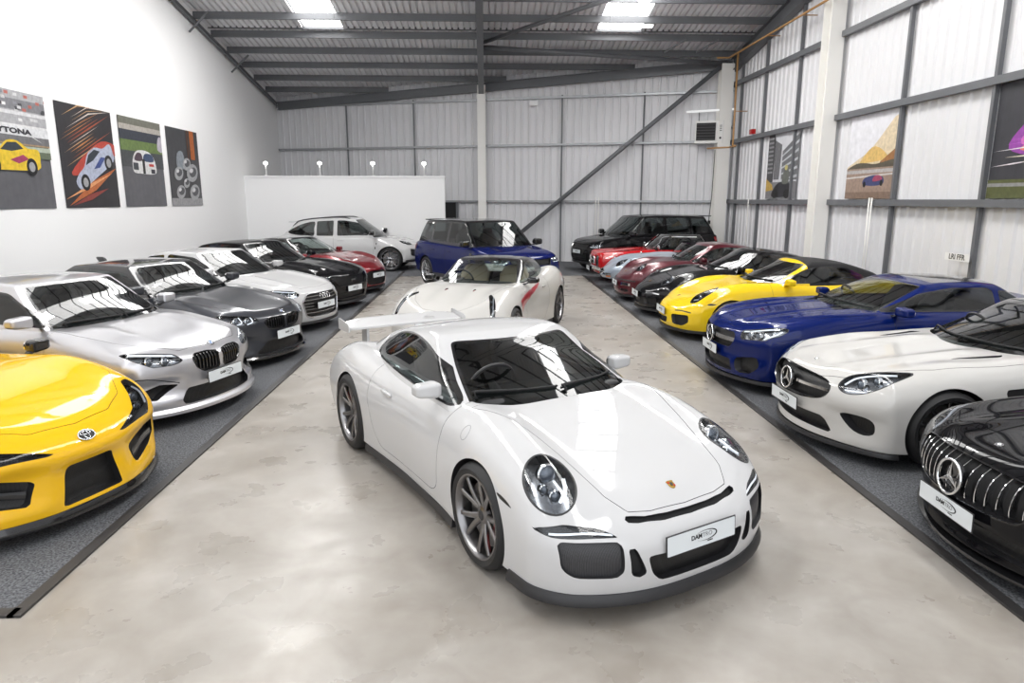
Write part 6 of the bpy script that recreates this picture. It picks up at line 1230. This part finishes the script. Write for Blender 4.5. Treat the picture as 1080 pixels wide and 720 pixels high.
    m = MB(); m.tube([(.46, .3, .52), (.75, .3, .52), (.80, .3, .62), (.80, .3, .9)], .05, 12); m.out('flue_pipe', M['galv'], o, True)
    # gas pipe, cable drops, small boxes, sign
    P_ = pbr('ochre_pipe', (.40, .22, .08), .45); m = MB(); X = XR - .5
    m.tube([(X, 9.6, 6.78), (X, wallY(XR) - .75, 6.74), (X - .4, wallY(XR) - .72, 6.74)], .028, 10); m.tube([(X, 22.35, 6.74), (X, 22.3, 4.0), (X, 22.3, 3.92)], .028, 10); m.tube([(X, 22.05, 3.92), (X, 22.6, 3.92)], .028, 10); [m.tube([(X, q, 6.76), (XR - .09, q, 6.76)], .014, 6) for q in (10.2, 12.7, 15.2, 18., 20.2)]; m.tube([(X, 22.33, 5.), (XR - .09, 22.33, 5.)], .014, 6); m.tube([(X, 22.6, 3.92), (X - .55, wallY(XR) - .7, 3.92)], .028, 10)
    tag(m.out('gas_pipe', P_, None, True), 'ochre gas pipe running under the roof along the right wall and down by the corner', 'pipe')
    def drop(loc, rz, h0, h1, label, two=True):
        o = empty('socket_drop', label, 'cable', (loc[0], loc[1], 0), rz, 'socket drops on the cladding'); m = MB()
        for x in ((-.05, .05) if two else (0,)): m.tube([(x, 0, h1), (x, 0, h0)], .016, 8)
        m.out('conduit', M['wsteel'], o, True); z = h0 + (h1 - h0) * .18; m = MB(); m.box((0, -.035, z), (.14, .07, .2)); m.out('socket_box', M['badgewhite'], o); m = MB(); m.box((0, -.09, z + .04), (.08, .05, .1)); m.tube([(0, -.09, z), (.03, -.1, z - .25), (0, -.05, h0 + .02)], .012, 8); m.out('plug', M['matte'], o)
    drop((4.02, wallY(4.02) - .17), math.atan(-.285), .35, 2.35, 'pair of white conduits with a socket on the far wall behind the black SUV')
    drop((XR - .2, 14.55), -PI / 2, .25, 2.3, 'pair of white conduits with a black plug below the yellow sky poster'); drop((XR - .2, 21.44), -PI / 2, .25, 2.3, 'white conduit with black plug on the right wall near the corner', False)
    m = MB(); m.tube([(7.74, wallY(7.74) - .52, 3.9), (7.72, wallY(7.74) - .52, 2.4), (7.66, wallY(7.7) - .52, 1.5), (7.75, wallY(7.7) - .52, 1.2)], .012, 6); m.box((7.68, wallY(7.7) - .52, 1.5), (.08, .06, .12)); tag(m.out('hanging_cable', M['matte'], None), 'black cable hanging down beside the corner column', 'cable')
    m = MB(); m.box((1.75, wallY(1.75) - .18, 5.64), (.28, .1, .16)); tag(m.out('junction_box', M['badgewhite'], None), 'small pale junction box on the top rail of the far wall', 'box')
    m = MB(); m.box((XR - .2, 21.5, 4.30), (.12, .2, .14)); tag(m.out('alarm_sounder', M['badgered'], None), 'small red alarm sounder on the right wall rail', 'alarm')
    o = empty('wall_sign', 'small white sign with black capitals on a steel post behind the blue coupe', 'sign', (XR - .19, 11.65, 1.22)); m = MB(); m.box((0, 0, .06), (.012, .62, .13)); m.out('sign_plate', M['badgewhite'], o); text('LRI FFR', 'lettering', .13, M['ink'], o, (-.008, 0, .06), (PI / 2, 0, -PI / 2), .001, bold=.002)
    # dark doorway at the end of the partition
    m = MB(); x0, x1 = -1.9, -1.12; P = [(x0, wallY(x0) - .06), (x1, wallY(x1) - .06), (x1, wallY(x1) - .02), (x0, wallY(x0) - .02)]; m.loft([[(a, b, z) for a, b in P] for z in (0, 2.17)]); structure(m.out('door_1', M['matte'])); m = MB(); m.box((x1 + .04, wallY(x1) - .08, 1.1), (.08, .08, 2.2)); structure(m.out('door_frame', M['steel']))
SKY, WORLD, FILL_LAMP, EXPO = 11., 2.2, 85., -.12
mats(); M['lampglass'] = pbr('projector_lens', (.12, .14, .17), .03, .3, 1.); 
build_room(); build_world()
M['carbon'] = pbr('dark_glossy_roof', (.02, .02, .023), .12, .2, 1.); M['stripe'] = pbr('red_stripe', (.42, .012, .025), .3, 0, .8)
gt_wing()
yellow_nose()
bmw('silver coupe with twin black kidney grilles next to the yellow car', at(-2.82, 7.22, -18, 2.15), -18, paint('silver_paint', (.60, .60, .63), .75, .3), True)
bmw('dark grey coupe with twin black kidney grilles between the silver and the white coupe', at(-2.81, 9.59, -19, 2.24), -19, paint('mineral_grey_paint', (.035, .038, .047), .3, .28, .7), False)
audi(); muscle(); red_coupe()
suv('white SUV with roof rails parked sideways before the white partition', (-4.45, 23.0), -3, paint('carrara_white_paint', (.54, .54, .545), 0, .3), None, 'cay')
suv('blue SUV with black roof standing in the aisle at the far end', (-.06, 17.85), -60, paint('estoril_blue_paint', (.003, .008, .085), .2, .3, .7), M['black'], 'ray')
white_gt_red_stripe()
amg('black sports car with upright chrome grille slats, nearest in the right row', at(2.88, 3.88, 178, 2.285), 178, paint('obsidian_black_paint', (.005, .005, .006), 0, .25, .55), True)
amg('white sports car with long bonnet and single chrome grille bar', at(2.86, 6.2, 181, 2.285), 181, paint('diamond_white_paint', (.54, .53, .51), .05, .3), False)
blue_roadster()
rear_engine('yellow convertible with black fabric roof in the right row', at(3.0, 11.49, 180, 2.16), 180, paint('racing_yellow_paint', (.80, .55, .015), 0, .3), 'soft')
rear_engine('black sports car between the yellow convertible and the burgundy coupe', at(3.01, 13.6, 180, 2.16), 180, paint('basalt_black_paint', (.006, .006, .007), .2, .25, .7), 'mod')
rear_engine('burgundy older sports coupe between the black sports car and the silver blue roadster', at(2.97, 15.6, 180, 2.1), 180, paint('burgundy_paint', (.085, .006, .014), .3, .3, .7), 'old')
classic('silver blue open classic roadster between the burgundy coupe and the red classic', at(2.97, 17.7, 180, 2.3), 180, paint('silver_blue_paint', (.40, .46, .54), .4, .3), 'etype')
classic('red classic coupe with black roof and chrome window trim', at(2.96, 19.4, 180, 2.15), 180, paint('signal_red_paint', (.42, .008, .012), 0, .3), 'pagoda')
suv('black SUV at the far end of the right row', (5.09, 22.3), 198, paint('santorini_black_paint', (.006, .006, .007), .2, .25, .7), None, 'ray')

build_fixtures()
